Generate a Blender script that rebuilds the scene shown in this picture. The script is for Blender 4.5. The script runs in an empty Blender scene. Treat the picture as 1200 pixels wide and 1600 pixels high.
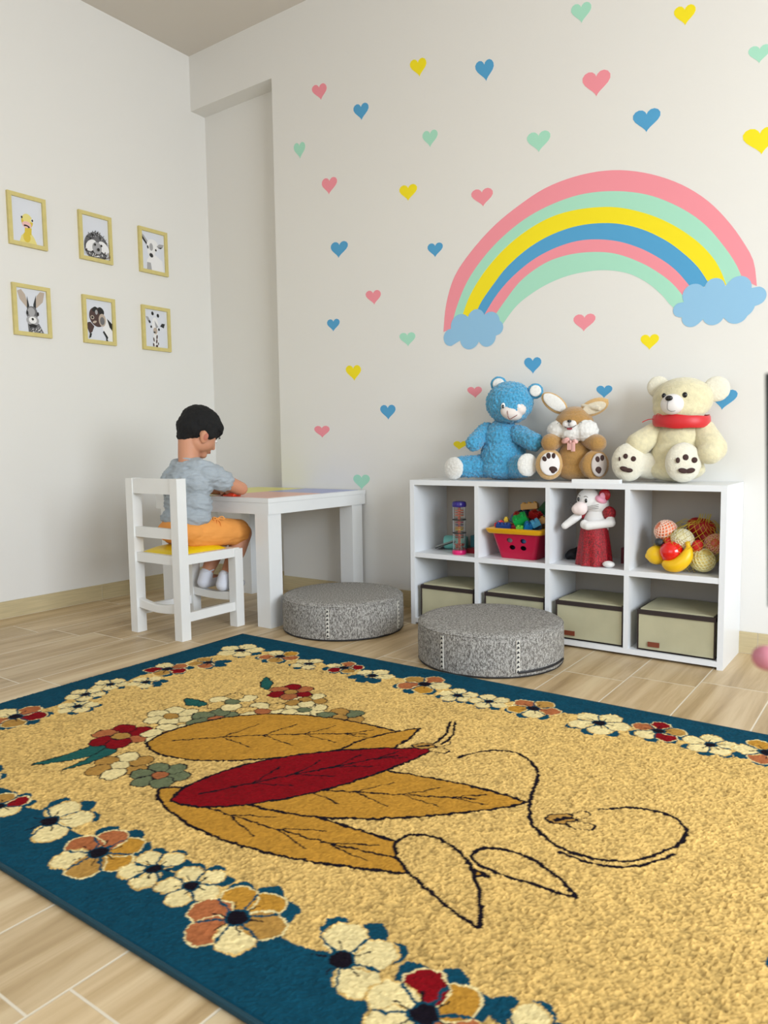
import bpy, bmesh, math, random
import numpy as np
from mathutils import Vector, Matrix, Euler, noise
random.seed(7)
RNG = np.random.default_rng(11)
C = bpy.context.scene.collection
S = bpy.context.scene
PI = math.pi

# ---------------------------------------------------------------- camera, light, exposure
cam_d = bpy.data.cameras.new('camera')
cam = bpy.data.objects.new('camera', cam_d); C.objects.link(cam)
cam_d.sensor_fit = 'HORIZONTAL'; cam_d.sensor_width = 36.0
cam_d.lens = 36.0 * 1164.57 / 1200.0
Rr = Vector((0.8114911, 0.5842022, -0.0137804))
Rd = Vector((0.0399405, -0.0789756, -0.9960761))
Rf = Vector((-0.5829982, 0.8077565, -0.0874213))
m = Matrix.Identity(4)
for i in range(3):
    m[i][0] = Rr[i]; m[i][1] = -Rd[i]; m[i][2] = -Rf[i]
m.translation = Vector((3.5815, -3.07054, 0.80534))
cam.matrix_world = m
cam_d.clip_start = 0.05
cam_d.dof.use_dof = True
cam_d.dof.focus_distance = 3.3
cam_d.dof.aperture_fstop = 9.0
S.camera = cam

S.view_settings.view_transform = 'Standard'
S.view_settings.look = 'None'
S.view_settings.gamma = 1.0
S.view_settings.use_curve_mapping = False
S.view_settings.exposure = 0.29

world = bpy.data.worlds.new('sky'); S.world = world
world.use_nodes = True
wn = world.node_tree.nodes; wl = world.node_tree.links
sky = wn.new('ShaderNodeTexSky'); sky.sky_type = 'NISHITA'
sky.sun_elevation = math.radians(48); sky.sun_rotation = math.radians(250); sky.sun_disc = False
wl.new(sky.outputs[0], wn['Background'].inputs[0])
wn['Background'].inputs[1].default_value = 0.25

def area_light(name, loc, rot, sx, sy, power, color):
    l = bpy.data.lights.new(name, 'AREA'); l.shape = 'RECTANGLE'; l.size = sx; l.size_y = sy
    l.energy = power; l.color = color
    o = bpy.data.objects.new(name, l); C.objects.link(o); o.location = loc; o.rotation_euler = rot
    return o
# daylight entering by the two windows (side window and the window wall behind the camera)
area_light('window_daylight', (5.82, -2.35, 1.60), (0, math.radians(90), 0), 1.6, 2.4, 134, (0.86, 0.93, 1.0))
area_light('window_daylight', (2.9, -5.22, 1.50), (math.radians(90), 0, 0), 2.6, 1.9, 13, (1.0, 0.965, 0.94))

# ---------------------------------------------------------------- material helpers
def lin(c):
    if isinstance(c, str):
        c = [int(c[i:i+2], 16) / 255 for i in (0, 2, 4)]
    return tuple((x / 12.92 if x <= 0.04045 else ((x + 0.055) / 1.055) ** 2.4) for x in c) + (1.0,)

MC = {}
def mat(name, col, rough=0.5, bump=0.0, bscale=200.0, metal=0.0, coat=0.0, vary=0.0, vscale=30.0, trans=0.0, sheen=0.0, btype='noise', stretch=None, alpha=1.0):
    key = (name, str(col))
    if key in MC: return MC[key]
    M = bpy.data.materials.new(name); M.use_nodes = True
    nt = M.node_tree; n = nt.nodes; L = nt.links; b = n['Principled BSDF']
    b.inputs['Base Color'].default_value = lin(col)
    b.inputs['Roughness'].default_value = rough
    b.inputs['Metallic'].default_value = metal
    b.inputs['Coat Weight'].default_value = coat
    b.inputs['Transmission Weight'].default_value = trans
    b.inputs['Sheen Weight'].default_value = sheen
    b.inputs['Alpha'].default_value = alpha
    tc = n.new('ShaderNodeTexCoord'); src = tc.outputs['Object']
    if stretch:
        mp = n.new('ShaderNodeMapping'); mp.inputs['Scale'].default_value = stretch
        L.new(src, mp.inputs[0]); src = mp.outputs[0]
    if vary > 0:
        nz = n.new('ShaderNodeTexNoise'); nz.inputs['Scale'].default_value = vscale; nz.inputs['Detail'].default_value = 4
        L.new(src, nz.inputs['Vector'])
        hs = n.new('ShaderNodeHueSaturation'); hs.inputs['Color'].default_value = lin(col)
        mr = n.new('ShaderNodeMapRange'); mr.inputs['From Min'].default_value = 0.3; mr.inputs['From Max'].default_value = 0.7
        mr.inputs['To Min'].default_value = 1 - vary; mr.inputs['To Max'].default_value = 1 + vary
        L.new(nz.outputs[0], mr.inputs[0]); L.new(mr.outputs[0], hs.inputs['Value']); L.new(hs.outputs[0], b.inputs['Base Color'])
    if bump > 0:
        if btype == 'noise':
            t = n.new('ShaderNodeTexNoise'); t.inputs['Scale'].default_value = bscale; t.inputs['Detail'].default_value = 3; out = t.outputs[0]
        else:
            t = n.new('ShaderNodeTexVoronoi'); t.inputs['Scale'].default_value = bscale; out = t.outputs[0]
        L.new(src, t.inputs['Vector'])
        bp = n.new('ShaderNodeBump'); bp.inputs['Strength'].default_value = bump; bp.inputs['Distance'].default_value = 0.004
        L.new(out, bp.inputs['Height']); L.new(bp.outputs[0], b.inputs['Normal'])
    MC[key] = M
    return M

# ---------------------------------------------------------------- geometry helpers
def root_off(o):
    v = Vector((0, 0, 0))
    while o is not None:
        v += Vector(o.location); o = o.parent
    return v

def thing(name, label, cat, loc=(0, 0, 0), group=None):
    o = bpy.data.objects.new(name, None); C.objects.link(o); o.location = loc
    o.empty_display_size = 0.05
    o['label'] = label; o['category'] = cat
    if group: o['group'] = group
    return o

def tag(o, label, cat, group=None):
    o['label'] = label; o['category'] = cat
    if group: o['group'] = group
    return o

def link_mesh(name, me, mats, parent=None, smooth=False, origin=None):
    """me is in world coordinates; it is shifted so that it sits under its parent."""
    off = root_off(parent) if parent else Vector(origin or (0, 0, 0))
    if off.length > 0: me.transform(Matrix.Translation(-off))
    for mm in (mats if isinstance(mats, (list, tuple)) else [mats]): me.materials.append(mm)
    if smooth: me.polygons.foreach_set('use_smooth', [True] * len(me.polygons))
    o = bpy.data.objects.new(name, me); C.objects.link(o)
    if parent: o.parent = parent
    elif origin: o.location = origin
    return o

def obj(name, bm, mats, parent=None, smooth=False, origin=None, bevel=0.0, segs=2):
    if bevel > 0:
        bmesh.ops.bevel(bm, geom=[e for e in bm.edges if len(e.link_faces) == 2 and e.calc_face_angle(0) > 0.6], offset=bevel, segments=segs, affect='EDGES', profile=0.5)
    me = bpy.data.meshes.new(name); bm.to_mesh(me); bm.free()
    o = link_mesh(name, me, mats, parent, smooth, origin)
    if smooth: angle_smooth(o)
    return o

def angle_smooth(o, ang=0.7):
    bm = bmesh.new(); bm.from_mesh(o.data)
    for e in bm.edges:
        if len(e.link_faces) == 2: e.smooth = e.calc_face_angle(0) < ang
    bm.to_mesh(o.data); bm.free()

def structure(o): o['kind'] = 'structure'; return o

def box(bm, x0, x1, y0, y1, z0, z1, mi=0, M=None):
    vs = [bm.verts.new(v) for v in ((x0,y0,z0),(x1,y0,z0),(x1,y1,z0),(x0,y1,z0),(x0,y0,z1),(x1,y0,z1),(x1,y1,z1),(x0,y1,z1))]
    if M is not None:
        for v in vs: v.co = M @ v.co
    fs = []
    for f in ((3,2,1,0),(4,5,6,7),(0,1,5,4),(1,2,6,5),(2,3,7,6),(3,0,4,7)):
        ff = bm.faces.new([vs[i] for i in f]); ff.material_index = mi; fs.append(ff)
    return vs

def B(*a, **k):
    bm = bmesh.new(); box(bm, *a, **k); return bm

def lathe(bm, prof, c=(0,0,0), n=48, M=None, mi=0):
    """prof: list of (r, z) from bottom to top; closed with caps at r=0 ends"""
    rings = []
    for r, z in prof:
        if r < 1e-6:
            rings.append([bm.verts.new((0, 0, z))])
        else:
            rings.append([bm.verts.new((r*math.cos(2*PI*i/n), r*math.sin(2*PI*i/n), z)) for i in range(n)])
    for a, b in zip(rings, rings[1:]):
        if len(a) == 1 and len(b) == 1: continue
        for i in range(n):
            j = (i+1) % n
            if len(a) == 1: f = bm.faces.new((a[0], b[j], b[i]))
            elif len(b) == 1: f = bm.faces.new((a[i], a[j], b[0]))
            else: f = bm.faces.new((a[i], a[j], b[j], b[i]))
            f.material_index = mi
    T = Matrix.Translation(Vector(c)) @ (M if M is not None else Matrix.Identity(4))
    for rg in rings:
        for v in rg: v.co = T @ v.co

def align(d):
    return Vector(d).normalized().to_track_quat('Z', 'Y').to_matrix().to_4x4()

def tube(bm, pts, r, n=8, closed=False, mi=0):
    pts = [Vector(p) for p in pts]; k = len(pts)
    rs = r if isinstance(r, (list, tuple)) else [r]*k
    rings = []; up = Vector((0, 0, 1)); prev = None
    for i, p in enumerate(pts):
        a = pts[(i-1) % k] if (closed or i > 0) else p
        b = pts[(i+1) % k] if (closed or i < k-1) else p
        t = (b-a).normalized()
        if prev is None:
            x = t.cross(up)
            if x.length < 1e-3: x = t.cross(Vector((1, 0, 0)))
        else:
            x = prev - t*prev.dot(t)
        x.normalize(); prev = x; y = t.cross(x)
        rings.append([bm.verts.new(p + (x*math.cos(2*PI*j/n) + y*math.sin(2*PI*j/n))*rs[i]) for j in range(n)])
    rng = range(k if closed else k-1)
    for i in rng:
        a, b = rings[i], rings[(i+1) % k]
        for j in range(n):
            f = bm.faces.new((a[j], a[(j+1) % n], b[(j+1) % n], b[j])); f.material_index = mi
    if not closed:
        bm.faces.new(rings[0][::-1]).material_index = mi; bm.faces.new(rings[-1]).material_index = mi

def catmull(P, n=8, closed=False):
    P = [Vector(p) for p in P]; out = []; k = len(P)
    rng = range(k if closed else k-1)
    for i in rng:
        p0 = P[(i-1) % k] if (closed or i > 0) else P[i]
        p1 = P[i]; p2 = P[(i+1) % k]
        p3 = P[(i+2) % k] if (closed or i+2 < k) else p2
        for j in range(n):
            t = j/n
            out.append(0.5*((2*p1)+(-p0+p2)*t+(2*p0-5*p1+4*p2-p3)*t*t+(-p0+3*p1-3*p2+p3)*t*t*t))
    if not closed: out.append(P[-1])
    return out

def prim_sphere(bm, c, r, M=None, sub=3):
    s = bmesh.ops.create_icosphere(bm, subdivisions=sub, radius=1.0)
    rr = r if isinstance(r, (list, tuple)) else (r, r, r)
    T = Matrix.Translation(Vector(c)) @ (M if M is not None else Matrix.Identity(4)) @ Matrix.Diagonal((*rr, 1))
    for v in s['verts']: v.co = T @ v.co
    return s['verts']

def rot(x=0, y=0, z=0): return Euler((math.radians(x), math.radians(y), math.radians(z))).to_matrix().to_4x4()

def blob_mesh(shapes, voxel=0.005, smooth=6, fur=0.0, fscale=60.0, ftype='noise', post=None, sf=0.5):
    """one continuous skin around ellipsoids ('e',centre,radii,rot) and tapered limbs ('c',p0,r0,p1,r1)"""
    bm = bmesh.new()
    for s in shapes:
        if s[0] == 'e':
            prim_sphere(bm, s[1], s[2], s[3] if len(s) > 3 else None, 4 if max(s[2] if isinstance(s[2], (tuple, list)) else (s[2],)) > .04 else 3)
        elif s[0] == 'b':
            box(bm, *s[1])
        else:
            t = bmesh.new()
            prim_sphere(t, s[1], s[2]); prim_sphere(t, s[3], s[4])
            r = bmesh.ops.convex_hull(t, input=t.verts[:])
            dead = [g for g in set(r['geom_interior']) if isinstance(g, bmesh.types.BMVert)]
            bmesh.ops.delete(t, geom=dead, context='VERTS')
            tmp = bpy.data.meshes.new('t'); t.to_mesh(tmp); t.free(); bm.from_mesh(tmp); bpy.data.meshes.remove(tmp)
    me = bpy.data.meshes.new('tmp'); bm.to_mesh(me); bm.free()
    o = bpy.data.objects.new('tmp', me); C.objects.link(o)
    rm = o.modifiers.new('r', 'REMESH'); rm.mode = 'VOXEL'; rm.voxel_size = voxel; rm.use_smooth_shade = True
    if smooth:
        sm = o.modifiers.new('s', 'SMOOTH'); sm.iterations = smooth; sm.factor = sf
    dg = bpy.context.evaluated_depsgraph_get(); dg.update()
    res = bpy.data.meshes.new_from_object(o.evaluated_get(dg))
    bpy.data.objects.remove(o); bpy.data.meshes.remove(me)
    b2 = bmesh.new(); b2.from_mesh(res); seen = set(); isl = []
    for v in b2.verts:
        if v in seen: continue
        st_ = [v]; seen.add(v); cur = []
        while st_:
            q = st_.pop(); cur.append(q)
            for e in q.link_edges:
                w = e.other_vert(q)
                if w not in seen: seen.add(w); st_.append(w)
        isl.append(cur)
    big = max(len(i) for i in isl)
    bmesh.ops.delete(b2, geom=[v for i in isl if len(i) < big for v in i], context='VERTS')
    b2.to_mesh(res); b2.free()
    if post: post(res)
    if fur > 0:
        n = len(res.vertices)
        for v in res.vertices:
            p = v.co*fscale
            if ftype == 'noise': d = noise.noise(p) + 0.5*noise.noise(p*2.3)
            else: d = 0.9 - noise.voronoi(p)[0][0]*1.8
            v.co = v.co + v.normal*(d*fur)
    res.polygons.foreach_set('use_smooth', [True]*len(res.polygons))
    return res

def blob(name, shapes, mats, parent, **k):
    me = blob_mesh(shapes, **k); me.name = name
    return link_mesh(name, me, mats, parent, smooth=True)

class Art:
    """flat coloured shapes painted in thin layers on a plane; (u, v) go along axes U, V from origin O"""
    def __init__(s, O, U, V, N, step=0.0002):
        s.O, s.U, s.V, s.N = Vector(O), Vector(U), Vector(V), Vector(N); s.bm = bmesh.new(); s.mats = []; s.k = 0; s.step = step
    def poly(s, pts, m, layer=None):
        if m not in s.mats: s.mats.append(m)
        if layer is None: s.k += 1; layer = s.k
        vs = [s.bm.verts.new(s.O + s.U*p[0] + s.V*p[1] + s.N*(layer*s.step)) for p in pts]
        f = s.bm.faces.new(vs); f.material_index = s.mats.index(m)
        f.normal_update()
        if f.normal.dot(s.N) < 0: f.normal_flip()
        bmesh.ops.triangulate(s.bm, faces=[f])
    def ell(s, c, a, b, ang, m, n=28, layer=None):
        t = math.radians(ang); ca, sa = math.cos(t), math.sin(t)
        s.poly([(c[0]+a*math.cos(q)*ca-b*math.sin(q)*sa, c[1]+a*math.cos(q)*sa+b*math.sin(q)*ca) for q in [2*PI*i/n for i in range(n)]], m, layer)
    def build(s, name, parent=None, origin=None):
        return obj(name, s.bm, s.mats, parent, origin=origin)

# ---------------------------------------------------------------- room shell
CH = 3.098; XR = 5.8; YB = -5.2; REC = 0.1064; XRE = 0.6585; ZS = 2.789
wallm = mat('white_wall_paint', 'E3E1DC', 0.62, bump=0.06, bscale=90)
ceilm = mat('ceiling_paint', 'D3CCC2', 0.7)

def floor_material():
    M = bpy.data.materials.new('wood_look_floor_tile'); M.use_nodes = True
    nt = M.node_tree; n = nt.nodes; L = nt.links; b = n['Principled BSDF']
    tc = n.new('ShaderNodeTexCoord'); sp = n.new('ShaderNodeSeparateXYZ'); L.new(tc.outputs['Object'], sp.inputs[0])
    def mth(op, a, bb=None, c=None):
        q = n.new('ShaderNodeMath'); q.operation = op
        for i, v in enumerate((a, bb, c)):
            if v is None: continue
            if isinstance(v, (int, float)): q.inputs[i].default_value = v
            else: L.new(v, q.inputs[i])
        return q.outputs[0]
    P, X0, LEN, STEP, Y0 = 0.2165, -0.024, 0.635, 0.0665, -1.325-0.0665
    u = mth('DIVIDE', mth('SUBTRACT', sp.outputs['X'], X0), P)
    col = mth('FLOOR', u); fu = mth('FRACT', u)
    v = mth('DIVIDE', mth('SUBTRACT', sp.outputs['Y'], mth('MULTIPLY_ADD', col, STEP, Y0)), LEN)
    row = mth('FLOOR', v); fv = mth('FRACT', v)
    du = mth('MULTIPLY', mth('MINIMUM', fu, mth('SUBTRACT', 1.0, fu)), P)
    dv = mth('MULTIPLY', mth('MINIMUM', fv, mth('SUBTRACT', 1.0, fv)), LEN)
    d = mth('MINIMUM', du, dv)
    g = n.new('ShaderNodeMapRange'); g.inputs['From Min'].default_value = 0.0016; g.inputs['From Max'].default_value = 0.0028
    L.new(d, g.inputs[0])
    cid = n.new('ShaderNodeCombineXYZ'); L.new(col, cid.inputs[0]); L.new(row, cid.inputs[1])
    wnz = n.new('ShaderNodeTexWhiteNoise'); wnz.noise_dimensions = '3D'; L.new(cid.outputs[0], wnz.inputs['Vector'])
    off = n.new('ShaderNodeVectorMath'); off.operation = 'MULTIPLY_ADD'
    L.new(wnz.outputs['Color'], off.inputs[0]); off.inputs[1].default_value = (7, 7, 7); L.new(tc.outputs['Object'], off.inputs[2])
    mp = n.new('ShaderNodeMapping'); mp.inputs['Scale'].default_value = (13, 0.9, 1); L.new(off.outputs[0], mp.inputs[0])
    nz = n.new('ShaderNodeTexNoise'); nz.inputs['Scale'].default_value = 1.3; nz.inputs['Detail'].default_value = 7; nz.inputs['Roughness'].default_value = 0.6; nz.inputs['Distortion'].default_value = 0.5
    L.new(mp.outputs[0], nz.inputs['Vector'])
    cr = n.new('ShaderNodeValToRGB'); e = cr.color_ramp.elements
    e[0].position = 0.28; e[0].color = lin('9C825A'); e[1].position = 0.72; e[1].color = lin('D6C29B')
    k = cr.color_ramp.elements.new(0.44); k.color = lin('B99F76'); k = cr.color_ramp.elements.new(0.56); k.color = lin('CAB28B')
    L.new(nz.outputs[0], cr.inputs[0])
    hs = n.new('ShaderNodeHueSaturation'); L.new(cr.outputs[0], hs.inputs['Color'])
    L.new(mth('MULTIPLY_ADD', wnz.outputs['Value'], 0.24, 0.89), hs.inputs['Value'])
    mx = n.new('ShaderNodeMix'); mx.data_type = 'RGBA'; mx.inputs[6].default_value = lin('DDD2BC')
    L.new(g.outputs[0], mx.inputs[0]); L.new(hs.outputs[0], mx.inputs[7]); L.new(mx.outputs[2], b.inputs['Base Color'])
    b.inputs['Roughness'].default_value = 0.42
    bp = n.new('ShaderNodeBump'); bp.inputs['Strength'].default_value = 0.35; bp.inputs['Distance'].default_value = 0.002
    L.new(g.outputs[0], bp.inputs['Height']); L.new(bp.outputs[0], b.inputs['Normal'])
    return M
structure(obj('floor', B(-0.15, XR+0.15, YB-0.15, 0.25, -0.1, 0), floor_material()))
structure(obj('ceiling', B(-0.15, XR+0.15, YB-0.15, 0.25, CH, CH+0.1), ceilm))
structure(obj('wall_left', B(-0.15, 0, YB-0.15, 0.25, 0, CH), wallm))
bm = bmesh.new()
box(bm, 0, XRE, REC, REC+0.14, 0, CH); box(bm, XRE, XR, 0, REC+0.14, 0, CH); box(bm, 0, XRE, 0, REC, ZS, CH)
structure(obj('wall_back', bm, wallm))
def wall_with_window(name, axis, pos, a0, a1, w0, w1, z0, z1):
    bm = bmesh.new(); t = 0.15
    for (p, q, r, s) in ((a0, w0, 0, CH), (w1, a1, 0, CH), (w0, w1, 0, z0), (w0, w1, z1, CH)):
        if axis == 'x': box(bm, pos, pos+t, p, q, r, s)
        else: box(bm, p, q, pos-t, pos, r, s)
    structure(obj(name, bm, wallm))
    fr = bmesh.new(); f = 0.05
    for (p, q, r, s) in ((w0, w0+f, z0, z1), (w1-f, w1, z0, z1), (w0, w1, z0, z0+f), (w0, w1, z1-f, z1), ((w0+w1)/2-.025, (w0+w1)/2+.025, z0, z1)):
        if axis == 'x': box(fr, pos+0.07, pos+0.12, p, q, r, s)
        else: box(fr, p, q, pos-0.12, pos-0.07, r, s)
    return fr
white_pvc = mat('white_window_frame', 'EDEDEB', 0.35)
structure(obj('window_1', wall_with_window('wall_right', 'x', XR, YB, 0.25, -3.60, -1.10, 0.75, 2.45), white_pvc))
structure(obj('window_2', wall_with_window('wall_front', 'y', YB, 0, XR, 1.5, 4.3, 0.5, 2.5), white_pvc))

# tile skirting
skm = mat('wood_look_skirting_tile', 'C3B38C', 0.4, vary=0.10, vscale=3.0, stretch=(2, 2, 45))
grm = mat('skirting_grout', 'E4DCC8', 0.7)
def skirting(name, axis, runs, h=0.083, t=0.010):
    bm = bmesh.new()
    for a, b in runs:
        for (u0, u1, mi, tt) in ((a+0.0015, b-0.0015, 0, t), ):
            if axis == 'x': box(bm, u0, u1, -tt, 0, 0.002, h, 0)
            elif axis == 'r': box(bm, u0, u1, REC-tt, REC, 0.002, h, 0)
            else: box(bm, 0, tt, u0, u1, 0.002, h, 0)
    a, b = runs[0][0], runs[-1][1]; tt = t-0.002
    if axis == 'x': box(bm, a, b, -tt, 0, 0, h-0.002, 1)
    elif axis == 'r': box(bm, a, b, REC-tt, REC, 0, h-0.002, 1)
    else: box(bm, 0, tt, a, b, 0, h-0.002, 1)
    structure(obj(name, bm, [skm, grm]))
ys = [-5.2, -4.58, -3.945, -3.31, -2.675, -2.04, -1.405, -0.737, -0.102, REC]
skirting('baseboard_left', 'y', list(zip(ys, ys[1:])))
xs = [XRE, 1.20, 1.835, 2.47, 3.105, 3.74, 4.375, 5.01, 5.645, XR]
skirting('baseboard_back', 'x', list(zip(xs, xs[1:])))
skirting('trim_1', 'r', [(0.010, 0.40), (0.40, XRE)])

# ---------------------------------------------------------------- painted hearts and rainbow on the mural wall
PAL = {'pink': 'F0929E', 'mint': 'A6DDC4', 'yellow': 'F3DF0E', 'blue': '4F9FCE'}
def paint(c): return mat(c+'_mural_paint', PAL[c] if c in PAL else c, 0.6)
def heart_pts(L, R_, top, tip, n=26):
    out = []
    for i in range(n):
        t = 2*PI*i/n
        x = 16*math.sin(t)**3; y = 13*math.cos(t)-5*math.cos(2*t)-2*math.cos(3*t)-math.cos(4*t)
        out.append((x/16, (y+17)/(12.5+17)))
    cx = (L[0]+R_[0])/2; hw = (R_[0]-L[0])/2; sl = (R_[1]-L[1])/(R_[0]-L[0])*0.4
    P = []
    for x, y in out:
        bx = tip[0] + (cx-tip[0])*min(1, y*1.2)
        P.append((bx + x*hw, tip[1] + y*(top-tip[1]) + x*hw*sl))
    return P
HEARTS = [
('mint',(2.343,2.578),(2.429,2.549),2.587,(2.389,2.507),'mint heart sticker nearest the ceiling, above the large pink heart'),
('yellow',(2.751,2.432),(2.83,2.406),2.441,(2.794,2.367),'yellow heart sticker highest on the wall toward the right'),
('yellow',(1.55,2.598),(1.642,2.571),2.609,(1.606,2.524),'yellow heart sticker high on the wall left of a blue heart'),
('blue',(1.898,2.486),(1.99,2.459),2.499,(1.955,2.405),'tilted blue heart sticker, highest of the blue hearts'),
('mint',(3.014,2.211),(3.089,2.188),2.218,(3.051,2.155),'mint heart sticker cut by the upper right edge of the picture'),
('pink',(0.941,2.656),(1.04,2.628),2.666,(1.004,2.583),'small tilted pink heart sticker, highest on the left beside the wall recess'),
('pink',(2.394,2.292),(2.511,2.258),2.305,(2.454,2.204),'largest pink heart sticker, high above the rainbow'),
('blue',(1.211,2.487),(1.306,2.462),2.499,(1.262,2.417),'narrow blue heart sticker high on the left, below the highest small pink one'),
('blue',(2.602,2.091),(2.709,2.063),2.103,(2.656,2.015),'largest blue heart sticker, just above the right half of the rainbow'),
('mint',(1.618,2.259),(1.702,2.238),2.272,(1.66,2.194),'mint heart sticker between the highest yellow one and the rainbow left side'),
('mint',(2.149,2.119),(2.257,2.093),2.132,(2.205,2.045),'wide mint heart sticker directly above the rainbow crown'),
('yellow',(3.002,1.919),(3.118,1.892),1.933,(3.068,1.836),'largest yellow heart sticker, at the right edge above the rainbow'),
('mint',(0.807,2.396),(0.888,2.377),2.412,(0.851,2.327),'narrow mint heart sticker closest to the wall recess'),
('pink',(0.997,2.175),(1.1,2.153),2.19,(1.043,2.105),'pink heart sticker on the left, below the narrow mint heart'),
('yellow',(1.483,2.041),(1.586,2.019),2.053,(1.534,1.976),'yellow heart sticker in the open wall left of the rainbow'),
('pink',(1.876,1.941),(1.986,1.918),1.953,(1.938,1.872),'pink heart sticker close to the outer left edge of the rainbow'),
('blue',(1.049,1.844),(1.163,1.825),1.86,(1.099,1.777),'blue heart sticker on the left, level with the middle of the rainbow'),
('blue',(1.641,1.744),(1.726,1.73),1.757,(1.683,1.69),'small blue heart sticker just outside the rainbow left curve'),
('pink',(1.269,1.572),(1.364,1.56),1.587,(1.324,1.514),'pink heart sticker left of the rainbow, between two small blue ones'),
('pink',(2.365,1.33),(2.461,1.32),1.347,(2.41,1.274),'pink heart sticker framed under the rainbow arch'),
('blue',(1.013,1.459),(1.099,1.45),1.474,(1.055,1.409),'smallest blue heart sticker, on the left above a yellow one'),
('mint',(1.473,1.344),(1.567,1.335),1.359,(1.525,1.291),'pale mint heart sticker left of the rainbow small cloud'),
('yellow',(2.646,1.221),(2.719,1.215),1.237,(2.682,1.174),'small yellow heart sticker below the rainbow large cloud'),
('blue',(2.139,1.168),(2.221,1.162),1.187,(2.182,1.114),'blue heart sticker above the blue plush bear'),
('yellow',(1.132,1.207),(1.232,1.2),1.227,(1.19,1.145),'yellow heart sticker low on the left with a smudged tip'),
('pink',(1.852,1.062),(1.929,1.058),1.076,(1.896,1.023),'pink heart sticker left of the blue plush bear head'),
('blue',(2.467,1.032),(2.535,1.028),1.046,(2.5,0.993),'blue heart sticker above the plush rabbit right ear'),
('blue',(1.35,0.994),(1.445,0.99),1.015,(1.401,0.939),'blue heart sticker low on the open wall between table and shelf'),
('pink',(0.908,0.904),(1.016,0.901),0.922,(0.965,0.857),'lowest pink heart sticker, above the table'),
('blue',(2.925,0.985),(3.012,0.981),1.003,(2.956,0.926),'blue heart sticker half hidden behind the cream teddy bear ear'),
('yellow',(1.778,0.815),(1.854,0.814),0.827,(1.806,0.785),'lowest yellow heart sticker, half hidden behind the blue plush bear'),
('mint',(1.17,0.639),(1.279,0.641),0.664,(1.224,0.584),'lowest mint heart sticker, touching the far end of the table'),
]
for c, l, r, top, tip, lab in HEARTS:
    tipz = tip[1]; pts = heart_pts(l, r, top, tip)
    bm = bmesh.new()
    vs = [bm.verts.new((x, -0.0007, z)) for x, z in pts]; f = bm.faces.new(vs)
    f.normal_update()
    if f.normal.y > 0: f.normal_flip()
    g = bmesh.ops.extrude_face_region(bm, geom=[f])
    for v in g['geom']:
        if isinstance(v, bmesh.types.BMVert): v.co.y = 0.0
    o = obj('heart_decal', bm, paint(c), origin=((l[0]+r[0])/2, 0, (top+tipz)/2))
    tag(o, lab, 'wall sticker', 'heart stickers on the mural wall')

BANDS = [
[(1.726,1.34),(1.742,1.466),(1.788,1.587),(1.876,1.686),(1.989,1.776),(2.11,1.842),(2.239,1.892),(2.385,1.911),(2.524,1.901),(2.657,1.861),(2.783,1.795),(2.885,1.713),(2.965,1.617),(3.024,1.522),(3.053,1.458),(3.065,1.372)],
[(1.768,1.349),(1.794,1.435),(1.846,1.541),(1.919,1.63),(2.016,1.711),(2.137,1.779),(2.264,1.818),(2.398,1.833),(2.537,1.817),(2.669,1.775),(2.785,1.707),(2.877,1.628),(2.948,1.535),(2.992,1.462),(3.016,1.404)],
[(1.819,1.381),(1.868,1.489),(1.947,1.589),(2.044,1.671),(2.15,1.73),(2.264,1.767),(2.386,1.775),(2.526,1.757),(2.648,1.712),(2.755,1.65),(2.849,1.572),(2.91,1.5),(2.94,1.445),(2.961,1.391)],
[(1.889,1.386),(1.925,1.451),(1.982,1.517),(2.057,1.591),(2.163,1.657),(2.277,1.696),(2.399,1.709),(2.527,1.693),(2.638,1.652),(2.736,1.591),(2.809,1.526),(2.861,1.467),(2.902,1.399)],
[(1.929,1.376),(2.002,1.472),(2.084,1.545),(2.189,1.606),(2.303,1.64),(2.411,1.647),(2.528,1.625),(2.629,1.582),(2.716,1.525),(2.78,1.468),(2.843,1.386)],
[(1.974,1.359),(2.044,1.442),(2.124,1.522),(2.228,1.577),(2.327,1.597),(2.436,1.594),(2.54,1.571),(2.641,1.521),(2.717,1.467),(2.77,1.417),(2.818,1.353)],
[(2.023,1.329),(2.098,1.412),(2.177,1.461),(2.266,1.496),(2.365,1.515),(2.483,1.514),(2.586,1.488),(2.664,1.442),(2.724,1.386),(2.756,1.345),(2.788,1.314)]]
rb = thing('rainbow_mural', 'large six-band pastel rainbow on the white wall with a blue cloud at each foot', 'wall mural', (2.4, 0, 1.6))
def resample(P, n):
    Q = catmull([(p[0], 0, p[1]) for p in P], 12)
    d = [0]
    for a, b in zip(Q, Q[1:]): d.append(d[-1]+(b-a).length)
    out = []; j = 0
    for i in range(n):
        t = d[-1]*i/(n-1)
        while j < len(d)-2 and d[j+1] < t: j += 1
        f = (t-d[j])/max(1e-9, d[j+1]-d[j]); out.append(Q[j].lerp(Q[j+1], f))
    return out
def slab_from_strip(bm, A, Bp, y):
    va = [bm.verts.new((p.x, y, p.z)) for p in A]; vb = [bm.verts.new((p.x, y, p.z)) for p in Bp]
    for i in range(len(A)-1):
        f = bm.faces.new((va[i], va[i+1], vb[i+1], vb[i])); f.normal_update()
        if f.normal.y > 0: f.normal_flip()
for i, c in enumerate(['pink', 'mint', 'yellow', 'blue', 'pink', 'mint']):
    bm = bmesh.new(); slab_from_strip(bm, resample(BANDS[i], 60), resample(BANDS[i+1], 60), -0.0006)
    o = obj('band', bm, paint(c), rb); o['label'] = c + ' rainbow band'
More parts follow.
